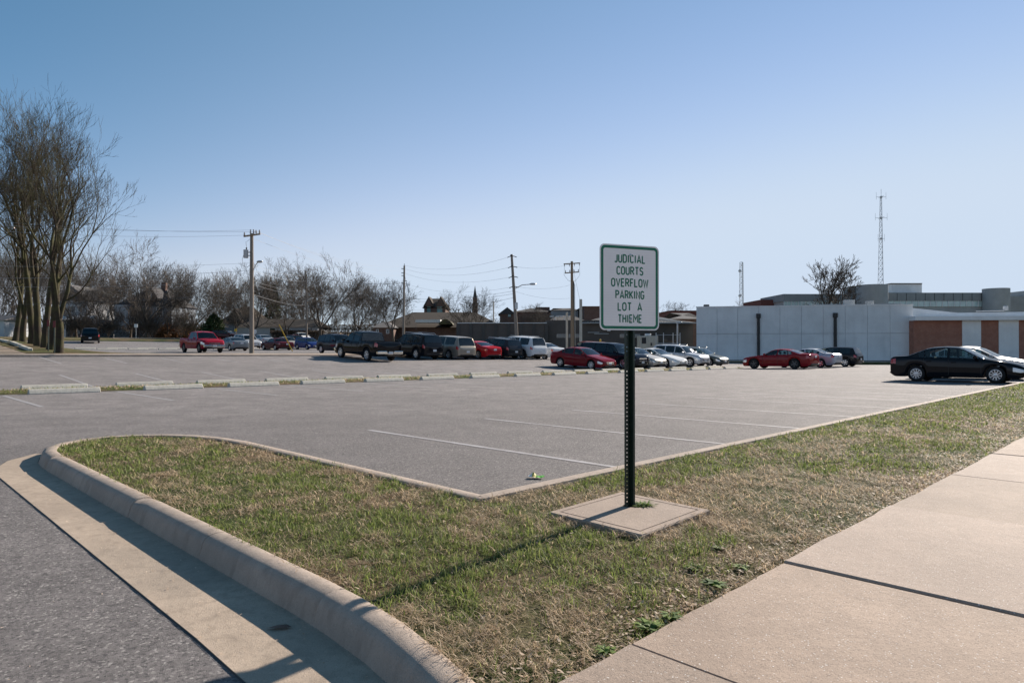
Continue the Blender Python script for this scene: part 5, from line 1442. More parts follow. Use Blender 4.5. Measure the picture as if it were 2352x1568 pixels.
# ---- long grey precast building on the right
Y0, Y1 = 76.0, 71.5
A = (wx(1600, Y0), Y0); B = (wx(2097, Y1), Y1)
ang = math.atan2(B[1] - A[1], B[0] - A[0]); LEN = math.dist(A, B)
gb = thing('grey_building', 'long flat roofed grey concrete panel building with two downpipes', 'building', (A[0], A[1], -.45), ang)
HB = wz(706, Y0) + .45
mb = MB(); n = 10; pw = LEN / n
for i in range(n):
    for z0, z1 in ((0, HB * .52), (HB * .52 + .03, HB)):
        mb.box(i * pw + (.012 if i else 0), (i + 1) * pw - (.012 if i < n - 1 else 0), 0, .22, z0, z1)
mb.add([(a, b, c) for c in (0, HB - .1) for a, b in ((.05, .2), (LEN - .05, .2), (LEN - .05, 16), (1.9, 16))], [(0, 1, 5, 4), (1, 2, 6, 5), (2, 3, 7, 6), (3, 0, 4, 7), (4, 5, 6, 7)])
mb.build('wall', M['wall_grey'], gb)
mb = MB(); mb.box(-.04, LEN + .04, -.05, .35, HB, HB + .10); mb.build('coping', M['metal_roof'], gb)
mb = MB(); mb.box(0, LEN, -.05, 0, 0, .35); mb.build('plinth', M['wall_dark_b'], gb)
for px in (1743, 1903.5):
    X = (wx(px, 74.5) - A[0]) / math.cos(ang)
    mb = MB(); mb.bbox(X - .22, X + .22, -.34, 0, HB - 1.25, HB - .75, .03); mb.box(X - .14, X + .14, -.24, 0, .15, HB - 1.25)
    mb.build('downpipe', M['black'], gb)
mb = MB(); mb.bbox(1.0, 1.6, 3, 4, HB, HB + .5, .03); mb.build('roof_vent', M['steel_dark'], gb)
mb = MB(); mb.bbox(LEN - 6.2, LEN - 5.2, 1.5, 2.5, HB, HB + .75, .03); mb.bbox(LEN - 4.0, LEN - 3.3, 1.5, 2.3, HB, HB + .6, .03); mb.build('roof_unit', M['court_b'], gb)
mb = MB(); mb.bbox(LEN - 9, LEN - .2, 2.6, 4.2, HB, HB + .35, .03); mb.build('roof_plant', M['court'], gb)
x_, y_ = A
tag(link('building_verge', (lambda m: (m.box(-30, LEN + 60, -3.2, -1.6, -.02, .13), m.mesh('building_verge', M['verge']))[1])(MB()), None, (x_, y_, -.36), (0, 0, ang)), kind='structure')
tag(link('building_apron', (lambda m: (m.box(-30, LEN + 60, -1.6, .3, -.02, .16), m.mesh('building_apron', M['stop']))[1])(MB()), None, (x_, y_, -.36), (0, 0, ang)), kind='structure')

# ---- brick wing with white panels at the far right
Yw = 70.6; wing = thing('brick_wing', 'low red brick wing with white wall panels and white metal roof band', 'building', (wx(2098, Yw), Yw, -.45), ang * .5)
WH_ = wz(736, Yw) + .45; k_ = Yw / 1568
def wxl(px): return (px - 2098) * k_ * 1.0
mb = MB(); mb.box(0.02, 34, 0, 14, 0, WH_); mb.build('brick_wall', M['brick_red'], wing)
for a, b, z0 in ((2203, 2243, 0), (2281, 2323, 0), (2372, 2420, WH_ * .55), (2470, 2510, 0)):
    mb = MB(); mb.box(wxl(a), wxl(b), -.08, 0, z0, WH_ - .02); mb.build('wall_panel', M['white_panel'], wing)
mb = MB(); mb.box(-.02, 34, -.5, 3.2, WH_, WH_ + .42); mb.build('fascia', M['metal_roof'], wing)
zR = wz(707, Yw + 3) + .45
mb = MB()
vs = [(0.04, 3.0, WH_ + .42), (6.0, 3.0, WH_ + .42), (34, 3.0, WH_ + .42), (0.04, 3.2, zR + .15), (6.0, 3.2, zR - .55), (34, 3.2, zR - .25)]
vs += [(a, 14, c) for a, b, c in vs]
mb.add(vs, [(0, 1, 4, 3), (1, 2, 5, 4), (3, 4, 10, 9), (4, 5, 11, 10), (6, 9, 10, 7), (7, 10, 11, 8), (0, 3, 9, 6), (2, 8, 11, 5)])
mb.build('roof', M['metal_roof'], wing)
mb = MB(); mb.tube([(7.5, 2.6, zR - .42), (10.2, 2.6, zR - .36), (10.4, 2.6, zR - .1)], .06, 6); mb.bbox(10.25, 10.6, 2.4, 2.8, zR - .35, zR + .12, .04); mb.build('roof_pipe', M['galv'], wing)

# ---- courthouse behind
Yc = 150.0; zc0 = zg(1900, Yc)
court = thing('courthouse', 'large grey concrete courthouse with a glazed top storey and drum towers', 'building', (0, Yc, 0), 0)
def cbox(px0, px1, py0, py1, dy, dep, mat, name, n=0, zb=None):
    Yq = Yc + dy; mb = MB(); z1 = wz(py0, Yq); z0 = zc0 - 1 if zb is None else wz(py1, Yq)
    mb.box(wx(px0, Yq), wx(px1, Yq), dy, dy + dep, z0, z1); return mb.build(name, M[mat], court)
cbox(1800, 1975, 675, 692, 0, 14, 'court', 'wall', zb=1)
cbox(1801, 1975, 692, 740, .25, 13, 'court_b', 'lower_wall')
o = cbox(1801, 1974, 692, 703, .1, .2, 'curtain', 'glazing', zb=1)
for q in range(22):
    X = wx(1801 + 173 * q / 21, Yc + .1); mb = MB(); mb.box(X - .07, X + .07, .02, .1, wz(703, Yc), wz(692, Yc)); mb.build('mullion', M['trim_white'], o)
cbox(1958, 1972, 657, 700, -1.2, 4, 'court', 'stair_tower'); 
cbox(1972, 1982, 668, 703, -1.0, 3, 'curtain', 'corner_glazing')
cbox(1748, 1801, 688, 740, 6, 12, 'redband', 'red_wing')
for (pc, pw_, py) in ((2003, 33, 655), (2288, 27, 663)):
    Yq = Yc - 3; R_ = pw_ * Yq / 1568; mb = MB(); z1 = wz(py, Yq)
    mb.lathe([(R_, zc0 - 1 - 0), (R_, z1), (R_ * .96, z1), (R_ * .96, z1 - .4), (.01, z1 - .4)], 28); mb.build('drum', M['court_b'], court, (wx(pc, Yq), Yq - Yc, 0), angle=40)
cbox(2012, 2262, 672, 691, -2, 12, 'court', 'wall', zb=1); cbox(2013, 2262, 691, 740, -1.7, 11, 'court_b', 'lower_wall')
o = cbox(2013, 2261, 690, 704, -1.9, .2, 'curtain', 'glazing', zb=1)
for q in range(19):
    X = wx(2013 + 248 * q / 18, Yc - 1.9); mb = MB(); mb.box(X - .09, X + .09, -2.0, -1.9, wz(704, Yc - 2), wz(690, Yc - 2)); mb.build('mullion', M['trim_white'], o)
cbox(2048, 2118, 651, 674, 4, 8, 'white_panel', 'penthouse', zb=1); cbox(2047, 2119, 650, 652, 3.8, 8.4, 'steel_dark', 'penthouse_coping', zb=1)
cbox(2305, 2420, 680, 740, 2, 14, 'court', 'east_wing'); cbox(2352, 2430, 668, 690, 4, 6, 'court_b', 'east_penthouse', zb=1)
for q in range(12):
    X = wx(2018 + 21.5 * q, Yc - 2); mb = MB(); mb.box(X - .05, X + .05, -2.03, -1.99, wz(690.5, Yc - 2), wz(673, Yc - 2)); mb.build('panel_joint', M['steel_dark'], court)

# ---- lattice towers
def lattice(name, label, px, Y, ytop, w0, w1, nseg, mat, extra):
    x = wx(px, Y); z0 = H(x, Y); root = thing(name, label, 'tower', (x, Y, z0)); Ht = wz(ytop, Y) - z0
    mb = MB(); rr = .032 * Y / 150
    def corner(i, f):
        w = (w0 + (w1 - w0) * f) / 2; a = 2 * math.pi * i / 3 + .5; return (w * 1.15 * math.cos(a), w * 1.15 * math.sin(a), Ht * f)
    for i in range(3): mb.tube([corner(i, 0), corner(i, .5), corner(i, 1)], rr * 1.5, 5)
    for q in range(nseg):
        f0, f1 = 1 - (1 - q / nseg) ** 1.0, 1 - (1 - (q + 1) / nseg)
        for i in range(3):
            mb.tube([corner(i, f0), corner((i + 1) % 3, f1)], rr, 3, cap=False); mb.tube([corner((i + 1) % 3, f0), corner(i, f1)], rr, 3, cap=False)
            mb.tube([corner(i, f1), corner((i + 1) % 3, f1)], rr, 3, cap=False)
    mb.build('lattice', M[mat], root); extra(root, Ht); return root
def ex1(root, Ht):
    for zf, w in ((1.0, 1.35), (.865, 1.65), (.73, .9)):
        mb = MB(); mb.tube([(-w, 0, Ht * zf), (w, 0, Ht * zf)], .045, 5); mb.tube([(0, -w, Ht * zf), (0, w, Ht * zf)], .045, 5)
        for sg in (-1, 1): mb.tube([(sg * w, 0, Ht * zf - .7), (sg * w, 0, Ht * zf + 1.3)], .035, 5)
        mb.bbox(-.25, .25, -.25, .25, Ht * zf - .3, Ht * zf + .25, .05); mb.build('antenna_array', M['tower'], root)
    mb = MB(); mb.tube([(0, 0, Ht), (0, 0, Ht + 2.2)], .05, 5); mb.build('mast', M['tower'], root)
lattice('lattice_tower', 'tall slender lattice radio tower with cross arm antennas above the courthouse', 2025, 190, 452, 2.3, .42, 28, 'tower', ex1)
def ex2(root, Ht):
    for f in (.62, .45, .30, .2, .9):
        mb = MB(); mb.lathe([(.01, -.12), (.5, 0), (.5, .22), (.01, .25)], 12, 0, Matrix.Translation((-.8, -.4, Ht * f)) @ Matrix.Rotation(math.pi / 2, 4, 'X')); mb.build('dish', M['tower'], root)
    mb = MB(); mb.lathe([(.01, -.12), (.55, 0), (.55, .22), (.01, .25)], 12, 0, Matrix.Translation((1.2, -.4, Ht * .36)) @ Matrix.Rotation(math.pi / 2, 4, 'X')); mb.build('dish', M['tower'], root)
lattice('lattice_tower', 'smaller faint lattice tower with dishes behind the grey building', 1704, 230, 602, 1.7, 1.1, 15, 'tower', ex2)

# ---- dark precast wall and service buildings in the middle
Yd = 92.0
dw = thing('dark_wall', 'long dark brown panel wall with buttress joints behind the parked row', 'wall', (0, Yd, 0))
za = zg(1150, Yd) - .6; xs = [1052 + 29 * q for q in range(8)]; zt = wz(742.5, Yd)
for a, b in zip(xs[:-1], xs[1:]):
    mb = MB(); mb.box(wx(a, Yd) + .04, wx(b, Yd) - .04, 0, .3, za, zt); mb.build('panel', M['wall_dark'], dw)
for a in xs:
    mb = MB(); mb.box(wx(a, Yd) - .22, wx(a, Yd) + .22, -.12, .28, za, zt - .02); mb.build('pilaster', M['wall_dark_b'], dw)
mb = MB(); mb.box(wx(1051, Yd), wx(1256, Yd), -.18, .42, zt, zt + .09); mb.build('coping', M['trim_white'], dw)
sb = thing('service_building', 'dark windowless service building with louvred vents and ribbed roof', 'building', (0, Yd + .5, 0))
def sbox(px0, px1, py0, py1, dy, dep, mat, nm, base=None):
    Yq = Yd + .5 + dy; mb = MB(); mb.box(wx(px0, Yq), wx(px1, Yq), dy, dy + dep, wz(py1, Yq) if base is None else base, wz(py0, Yq)); return mb.build(nm, M[mat], sb)
zs_ = zg(1400, Yd) - .6
sbox(1256, 1440, 735, 0, 0, 10, 'wall_dark', 'wall', zs_); sbox(1440, 1592, 741, 0, .4, 10, 'wall_dark_b', 'east_wall', zs_)
for a in (1291, 1318.5, 1436, 1458):
    o = sbox(a - 12, a + 12, 767.5, 775, -.06, .1, 'galv', 'vent')
    for q in range(3): Yq = Yd + .44; mb = MB(); zz = wz(775, Yq) + (wz(767.5, Yq) - wz(775, Yq)) * (q + .7) / 3.4; mb.box(wx(a - 11.5, Yq), wx(a + 11.5, Yq), -.09, -.05, zz - .04, zz + .04); mb.build('louvre', M['wall_dark_b'], o)
Yq = Yd + .5; mb = MB()
a, b = wx(1336, Yq), wx(1606, Yq); z0, z1 = wz(741, Yq), wz(722, Yq)
mb.add([(a, -.5, z0), (b, -.5, z0 - .05), (b - 5, 5, z1 - .2), (a + 4, 5, z1), (a, 10, z0), (b, 10, z0)], [(0, 1, 2, 3), (3, 2, 5, 4), (0, 3, 4), (1, 5, 2)]); mb.build('roof', M['shingle_grey'], sb)
for q in range(46):
    f = q / 45; mb = MB(); p0 = Vector((a + (b - a) * f, -.5, z0 + .03)); xt = min(max(a + (b - a) * f, a + 4), b - 5); mb.tube([tuple(p0), (xt if f not in (0, 1) else p0.x, 5 if True else 0, z1 - .1 * f + .02)], .035, 3, cap=False)
    if .04 < f < .93: mb.build('roof_rib', M['court'], sb)
mb = MB(); mb.box(a, b, -.62, -.5, z0 - .12, z0 + .02); mb.build('gutter_trim', M['court_b'], sb)
for px, py in ((1381, 746), (1398, 758)):
    mb = MB(); mb.bbox(wx(px - 4, Yq), wx(px + 4, Yq), -.3, 0, wz(py + 3, Yq), wz(py - 3, Yq), .04); mb.build('wall_lamp', M['galv'], sb)
for a_, b_, py in ((1350, 1376, 763), (1365, 1398, 766)):
    mb = MB(); mb.box(wx(a_, Yq), wx(b_, Yq), -.12, 0, wz(py + 1.2, Yq), wz(py - .6, Yq)); mb.build('ledge', M['court_b'], sb)
# machinery shelter, fence, bollard
Yg = 82.0; mb = MB(); gx = wx(1500, Yg); ge = thing('generator', 'pale boxy generator housing with dark louvre behind the silver cars', 'generator', (gx, Yg, 0))
zg_ = wz(806, Yg)
mb = MB(); mb.bbox(wx(1470, Yg) - gx, wx(1512, Yg) - gx, 0, 2, zg_, wz(771, Yg), .04); mb.build('housing', M['stop'], ge)
mb = MB(); mb.box(wx(1474, Yg) - gx, wx(1484, Yg) - gx, -.03, .01, wz(789, Yg), wz(775, Yg)); mb.build('louvre', M['black'], ge)
mb = MB(); mb.box(wx(1494, Yg) - gx, wx(1498, Yg) - gx, -.03, .01, wz(794, Yg), wz(787, Yg)); mb.build('hatch', M['steel_dark'], ge)
mb = MB(); mb.bbox(wx(1484, Yg) - gx, wx(1497, Yg) - gx, .3, .9, wz(771, Yg), wz(766, Yg), .05); mb.build('exhaust_cover', M['trim_white'], ge)
Yf = 81.0; fx = wx(1515, Yf); fe = thing('chain_fence', 'galvanised post and rail fence beside the generator', 'fence', (fx, Yf, 0))
for px in (1507, 1524, 1546, 1562):
    mb = MB(); mb.tube([(wx(px, Yf) - fx, 0, wz(806, Yf)), (wx(px, Yf) - fx, 0, wz(764, Yf))], .05, 6); mb.build('post', M['galv'], fe)
for py in (769, 788):
    mb = MB(); mb.tube([(wx(1507, Yf) - fx, 0, wz(py, Yf)), (wx(1562, Yf) - fx, 0, wz(py, Yf))], .03, 5); mb.build('rail', M['galv'], fe)
Yk = 80.0; kx = wx(1556, Yk); cp = thing('camera_pole', 'grey pole with a surveillance camera left of the grey building', 'pole', (kx, Yk, 0))
mb = MB(); mb.tube([(0, 0, wz(808, Yk)), (0, 0, wz(741, Yk))], .10, 8); mb.build('pole', M['galv'], cp)
mb = MB(); mb.bbox(-.15, .5, -.2, .2, wz(743, Yk), wz(739, Yk), .04); mb.build('camera', M['galv'], cp)
for px, py0, py1, Yb, lab in ((1378.5, 797, 780, 78, 'yellow bollard post behind the navy crossover'),):
    mb = MB(); x = wx(px, Yb); z0 = H(x, Yb) - .1; mb.lathe([(.10, z0), (.10, wz(py1, Yb)), (.06, wz(py1, Yb) + .06), (.001, wz(py1, Yb) + .08)], 10); tag(mb.build('bollard', M['yellow'], None, (x, Yb, 0)), lab, 'bollard')

# ---- houses and brick buildings across the back
def house(name, label, px0, px1, ytop_wall, ytop_roof, Y, depth, wall, roof, axis='x', hip=0, over=.35, wins=(), chim=(), glass='window', frame='trim_white', cat='house'):
    x0, x1 = wx(px0, Y), wx(px1, Y); xc = (x0 + x1) / 2; z0 = H(xc, Y) - .4
    root = thing(name, label, cat, (xc, Y, 0)); hw = (x1 - x0) / 2
    zw, zr = wz(ytop_wall, Y), wz(ytop_roof, Y)
    mb = MB(); mb.box(-hw, hw, 0, depth, z0, zw)
    if hip == 0:
        if axis == 'x': mb.add([(s_ * hw, y, z) for s_ in (-1, 1) for y, z in ((0, zw), (depth, zw), (depth / 2, zr - .15))], [(0, 1, 2), (3, 5, 4)])
        else: mb.add([(x, y, z) for y in (0, depth) for x, z in ((-hw, zw), (hw, zw), (0, zr - .15))], [(0, 1, 2), (3, 5, 4)])
    mb.build('wall', M[wall], root)
    rb = MB(); rb.gable(-hw - over, hw + over, -over, depth + over, zw - .02, zr, axis, 0, hip)
    ro = rb.build('roof', M[roof], root)
    if hip == 0 and axis == 'y': ro.location = (0, .12, .06)
    for a, b, c, d in wins: window(root, wx(a, Y) - xc, wx(b, Y) - xc, wz(d, Y), wz(c, Y), -.01, glass, frame)
    for px, pw_, pt in chim:
        mb = MB(); X = wx(px, Y) - xc; mb.bbox(X - pw_ / 2, X + pw_ / 2, depth * .4, depth * .4 + .8, zr - 1.6, wz(pt, Y), .04); mb.build('chimney', M['brick'], ro)
    return root, xc
hA, xA = house('white_house', 'tall white two storey house with a porch behind the row of bare trees', 126, 200, 690, 655, 128, 9, 'white', 'shingle_grey', 'y', wins=((160, 172, 703, 716), (146, 152, 668, 676), (180, 190, 703, 716), (136, 146, 703, 716)))
zp0 = wz(748, 125); mb = MB(); mb.gable(wx(120, 125.5) - xA, wx(216, 125.5) - xA, -3.4, .2, wz(734, 125), wz(724, 125), 'x'); mb.build('porch_roof', M['metal_roof'], hA)
for px in (125, 150, 176, 210):
    mb = MB(); X = wx(px, 125) - xA; mb.box(X - .12, X + .12, -3.1, -2.86, H(wx(px, 125), 125) - .2, wz(734, 125)); mb.build('porch_post', M['trim_white'], hA)
mb = MB(); mb.box(wx(176, 125) - xA, wx(205, 125) - xA, -3.05, -2.97, wz(757, 125), wz(756, 125))
for q in range(14): X = wx(176 + 29 * q / 13, 125) - xA; mb.box(X - .03, X + .03, -3.04, -2.98, wz(765, 125), wz(757, 125))
mb.build('railing', M['trim_white'], hA)
hB, xB = house('gabled_house', 'pale grey two storey house with dark steep roof behind the spreading bare tree', 268, 394, 702, 656, 131, 10, 'bluegrey', 'shingle_dark', 'x', hip=4.0, wins=((274, 277, 709, 727), (280, 283, 714, 733), (300, 316, 706, 727), (360, 372, 706, 724)), chim=((350, .9, 645),))
mb = MB(); x0, x1 = wx(268, 130.5) - xB, wx(298, 130.5) - xB; mb.box(x0, x1, -1.3, .05, H(xB, 131) - .4, wz(700, 130)); mb.build('front_bay', M['white'], hB)
mb = MB(); mb.gable(wx(325, 130) - xB, wx(358, 130) - xB, -.4, 4.5, wz(684, 130), wz(658, 130), 'y'); mb.build('dormer_roof', M['shingle_dark'], hB)
window(hB, wx(337, 130) - xB, wx(344, 130) - xB, wz(682, 130), wz(670, 130), -.45, 'window')
house('white_shed', 'white outbuilding at the left picture edge behind the trees', -40, 9, 735, 722, 112, 6, 'white', 'shingle_grey', 'x', wins=((-14, -6, 742, 752),))
hD, xD = house('brown_roofed_house', 'blue grey house with brown shingle gables left of the big pole', 506, 585, 741, 702, 138, 10, 'bluegrey', 'shingle', 'x', hip=2.5, wins=((508, 512, 742, 752), (540, 546, 748, 758)))
mb = MB(); mb.gable(wx(520, 137) - xD, wx(556, 137) - xD, -1.2, 5, wz(741, 137), wz(707, 137), 'y'); mb.build('front_gable', M['shingle'], hD)
house('ranch_house', 'long low white ranch house with brown shingle roof', 545, 730, 751, 730, 126, 9, 'white', 'shingle', 'x', hip=2.0, wins=((575, 583, 753, 762), (660, 668, 754, 762), (707, 717, 754, 762), (620, 632, 754, 762)))
# brick complex
hF, xF = house('brick_gable_tower', 'brown brick twin gabled tower with teal windows', 974, 1023, 707, 682, 135, 9, 'brick', 'shingle', 'x', hip=1.2, wins=((981, 989, 703, 721), (1004, 1016, 703, 721)), glass='window_teal', frame='steel_dark', cat='building')
for a, b in ((972, 997), (999, 1025)):
    Yq = 134.6; x0, x1 = wx(a, Yq) - xF, wx(b, Yq) - xF; z0, z1 = wz(703, Yq), wz(680, Yq)
    mb = MB(); mb.gable(x0, x1, -.35, 4.5, z0, z1, 'y'); mb.build('gable_roof', M['shingle'], hF)
    mb = MB(); mb.add([(x0 + .4, -.45, z0), (x1 - .4, -.45, z0), ((x0 + x1) / 2, -.45, z1 - .4), (x0 + .4, -.3, z0), (x1 - .4, -.3, z0), ((x0 + x1) / 2, -.3, z1 - .4)], [(0, 1, 2), (0, 3, 4, 1), (1, 4, 5, 2), (2, 5, 3, 0)]); mb.build('gable_wall', M['brick'], hF)
hG, xG = house('brick_hall', 'long brown brick hall with a wide low shingle roof', 870, 1150, 752, 712, 122, 16, 'brick', 'shingle', 'x', hip=6, over=1.0, wins=((880, 886, 756, 762), (905, 911, 756, 764)), cat='building')
mb = MB(); Yq = 119.5; mb.box(wx(955, Yq) - xG, wx(1012, Yq) - xG, -3.0, .2, wz(741, Yq), wz(734, Yq)); mb.build('canopy', M['white_panel'], hG)
mb = MB(); x0, x1 = wx(1008, Yq) - xG, wx(1040, Yq) - xG; n = 10
for yy in (-3.4, 1.5):
    mb.v += [(x0 + (x1 - x0) * q / n, yy, wz(745, Yq) + (wz(733, Yq) - wz(745, Yq)) * math.sin(math.pi * q / n) ** .8) for q in range(n + 1)]
mb.f = [(q, q + 1, n + 2 + q, n + 1 + q) for q in range(n)] + [tuple(range(n + 1)), tuple(range(2 * n + 1, n, -1))]; mb.m = [0] * (n + 2)
mb.build('barrel_roof', simple('olive_roof', (.10, .085, .035), .8), hG)
house('brick_cottage', 'small brick building with grey roof left of the brick hall', 858, 900, 752, 737, 116, 7, 'brick', 'shingle_grey', 'x', hip=1.5, wins=((865, 869, 757, 764), (888, 893, 757, 765)), cat='building')
house('brick_gable_house', 'brick building with dark gable left of the leaning pole', 1148, 1182, 722, 706, 128, 8, 'brick', 'shingle_dark', 'y', wins=((1167, 1173, 719, 727),), glass='window_teal', frame='steel_dark', cat='building')
house('dark_roofed_hall', 'dark roofed building with brick chimney right of the leaning pole', 1180, 1265, 716, 704, 140, 12, 'brick', 'shingle_dark', 'x', hip=4, chim=((1249, 3.0, 702),), cat='building')
house('dark_hip_roof_house', 'dark hip roofed building left of the two armed pole', 1266, 1328, 712, 704, 138, 12, 'court', 'shingle_dark', 'x', hip=5, cat='building')
house('grey_roofed_hall', 'low building with broad grey roof behind the dark service building', 1262, 1345, 738, 721, 115, 12, 'wall_dark', 'shingle_dark', 'x', hip=2, cat='building')
house('flat_dark_building', 'big flat topped dark brick block left of the parking sign', 1342, 1432, 703, 700, 130, 16, 'brick', 'shingle_dark', 'x', hip=4, cat='building')
house('red_flat_building', 'long low red brown block above the tiled roof right of the sign', 1540, 1606, 713, 711.5, 150, 12, 'redband', 'redband', 'x', hip=1, cat='building')
house('tiled_roof_house', 'small building with light tiled roof next to the grey building', 1545, 1608, 732, 716, 118, 9, 'brick', 'shingle_grey', 'x', hip=4.5, cat='building')
# church spire
Ys = 260.0; sx_ = wx(1091, Ys); sp = thing('church_spire', 'dark pointed church spire behind the rounded bare tree', 'spire', (sx_, Ys, 0))
mb = MB(); z1 = wz(684, Ys); w = .8
mb.box(-w * 1.3, w * 1.3, -w * 1.3, w * 1.3, H(sx_, Ys), wz(696, Ys)); mb.box(-w, w, -w, w, wz(696, Ys), z1); mb.build('tower', M['brick'], sp)
mb = MB(); q_ = 8; zt_ = wz(655, Ys); mb.v = [(w * 1.02 * math.cos(math.pi * (i + .5) / 4), w * 1.02 * math.sin(math.pi * (i + .5) / 4), z1) for i in range(8)] + [(0, 0, zt_)]
mb.f = [(i, (i + 1) % 8, 8) for i in range(8)]; mb.m = [0] * 8; mb.build('steeple', M['shingle_dark'], sp)

# ================================================================== POLES, WIRES, SIGNS
ATT = {}
def insulator(root, p, h=.22):
    mb = MB(); mb.lathe([(.02, -.1), (.02, 0), (.055, .02), (.06, .06), (.04, .08), (.055, .11), (.035, h), (.001, h + .01)], 8); mb.build('insulator', M['insul'], root, p)
# big pole beyond the far kerb
Yp = 45.5; p1x = wx(578, Yp); z1_ = H(p1x, Yp)
p1 = thing('utility_pole', 'tall wooden utility pole with transformer, cross arm and lamp beyond the far kerb', 'utility pole', (p1x, Yp, z1_))
top = wz(536, Yp) - z1_
mb = MB(); mb.tube([(0, 0, -.2), (0, 0, top * .5), (-.01, 0, top)], [.155, .135, .105], 12); mb.build('pole', M['wood_pole'], p1)
mb = MB(); za_ = wz(541, Yp) - z1_; mb.bbox(-.50, .62, -.19, -.10, -.05, .05, .01, 0, Matrix.Translation((0, 0, za_)) @ Matrix.Rotation(-.14, 4, 'Y')); mb.build('crossarm', M['wood_pole_b'], p1)
for dx, dz in ((-.44, -.02), (.34, .13), (.56, .14)): insulator(p1, (dx, -.145, za_ + dz))
for dx in (-.09, .12): insulator(p1, (dx, 0, top - .03), .30)
mb = MB(); zt_ = wz(592.5, Yp) - z1_; ht = (592.5 - 574) * Yp / 1568
mb.lathe([(.001, 0), (.15, .0), (.16, .03), (.16, ht - .05), (.175, ht - .04), (.175, ht - .01), (.1, ht + .02), (.001, ht + .03)], 16); mb.build('transformer', M['transformer'], p1, (-.37, -.05, zt_), angle=40)
mb = MB(); mb.lathe([(.03, 0), (.055, .05), (.03, .08), (.055, .12), (.001, .16)], 8); mb.build('bushing', M['black'], p1, (-.34, -.05, zt_ + ht + .02))
mb = MB(); mb.box(-.25, -.1, -.09, -.01, zt_ + .12, zt_ + .2); mb.box(-.25, -.1, -.09, -.01, zt_ + ht - .2, zt_ + ht - .12); mb.build('bracket', M['galv'], p1)
mb = MB(); mb.tube([(-.34, -.05, zt_ + ht + .17), (-.36, -.1, zt_ + ht + .55), (-.25, -.12, za_ - .4), (-.1, -.12, za_ - .25)], .012, 4); mb.build('lead', M['wire'], p1)
mb = MB(); mb.tube([(-.5, -.05, zt_ + .3), (-.62, -.05, zt_ - .1), (-.55, -.05, zt_ - .55), (-.3, -.05, zt_ - .62), (-.1, 0, zt_ - .45)], .012, 4); mb.build('lead', M['wire'], p1)
def lamp_arm(root, base, tip, mat='galv', sc=1.0):
    b, t = Vector(base), Vector(tip); m_ = (b + t) / 2 + Vector((0, 0, .10 * (t - b).length))
    mb = MB(); mb.tube([tuple(b), tuple(m_), tuple(t)], .03 * sc, 6); mb.build('lamp_arm', M[mat], root)
    d = (t - b); d.z = 0; d.normalize(); a = math.atan2(d.y, d.x)
    mb = MB(); mb.lathe([(.001, .10), (.09, .09), (.15, .04), (.16, 0), (.10, -.05), (.001, -.06)], 12, 0, Matrix.Diagonal((1.7, 1, 1, 1)))
    mb.build('lamp_head', M['galv'], root, tuple(t + d * .18 * sc), (0, 0, a), smooth=True).scale = (sc, sc, sc)
lamp_arm(p1, (.12, -.05, wz(620, Yp) - z1_), (wx(596, Yp) - p1x, -.3, wz(603, Yp) - z1_))
ATT['p1'] = [(p1x + .34, Yp - .145, wz(533, Yp)), (p1x + .12, Yp, wz(528, Yp)), (p1x - .44, Yp - .145, wz(541, Yp))]
# thin lamp pole
Y2 = 112.0; p2x = wx(704, Y2); z2_ = H(p2x, Y2); p2 = thing('utility_pole', 'thin wooden lamp pole between ranch house and hedge', 'utility pole', (p2x, Y2, z2_))
t2 = wz(624, Y2) - z2_; mb = MB(); mb.tube([(0.05, 0, -.2), (0, 0, t2 * .5), (-.12, 0, t2)], [.17, .15, .11], 8); mb.build('pole', M['wood_pole'], p2); lamp_arm(p2, (.1, -.1, wz(692, Y2) - z2_), (.65, -.1, wz(685, Y2) - z2_), sc=1.3)
# pole by the brick hall
Y3 = 105.0; p3x = wx(927, Y3); z3_ = H(p3x, Y3); p3 = thing('utility_pole', 'wooden utility pole with side insulators before the brick hall', 'utility pole', (p3x, Y3, z3_))
t3 = wz(610, Y3) - z3_; mb = MB(); mb.tube([(-.05, 0, -.2), (.03, 0, t3 * .5), (.1, 0, t3)], [.21, .18, .13], 10); mb.build('pole', M['wood_pole'], p3)
for py in (617, 627, 633, 650):
    mb = MB(); zz = wz(py, Y3) - z3_; mb.tube([(0.05, 0, zz), (-.36, 0, zz + .02)], [.06, .05], 6); mb.build('side_insulator', M['steel_dark'], p3)
mb = MB(); zz = wz(645, Y3) - z3_; mb.tube([(.1, 0, zz), (.5, 0, zz)], [.06, .05], 6); mb.build('side_insulator', M['steel_dark'], p3)
mb = MB(); mb.tube([(.1, 0, t3 - .1), (.1, 0, t3 + .3)], .05, 6); mb.build('top_pin', M['steel_dark'], p3)
mb = MB(); mb.tube([(wx(933, Y3) - p3x, 0, wz(648, Y3) - z3_), (wx(940, Y3) - p3x, 0, wz(672, Y3) - z3_)], .09, 6); mb.build('guy_guard', M['trim_white'], p3)
mb = MB(); mb.tube([(wx(928, Y3) - p3x, 0, wz(625, Y3) - z3_), (wx(960, Y3) - p3x, 0, wz(775, Y3) - z3_)], .025, 4); mb.build('guy_wire', M['wire'], p3)
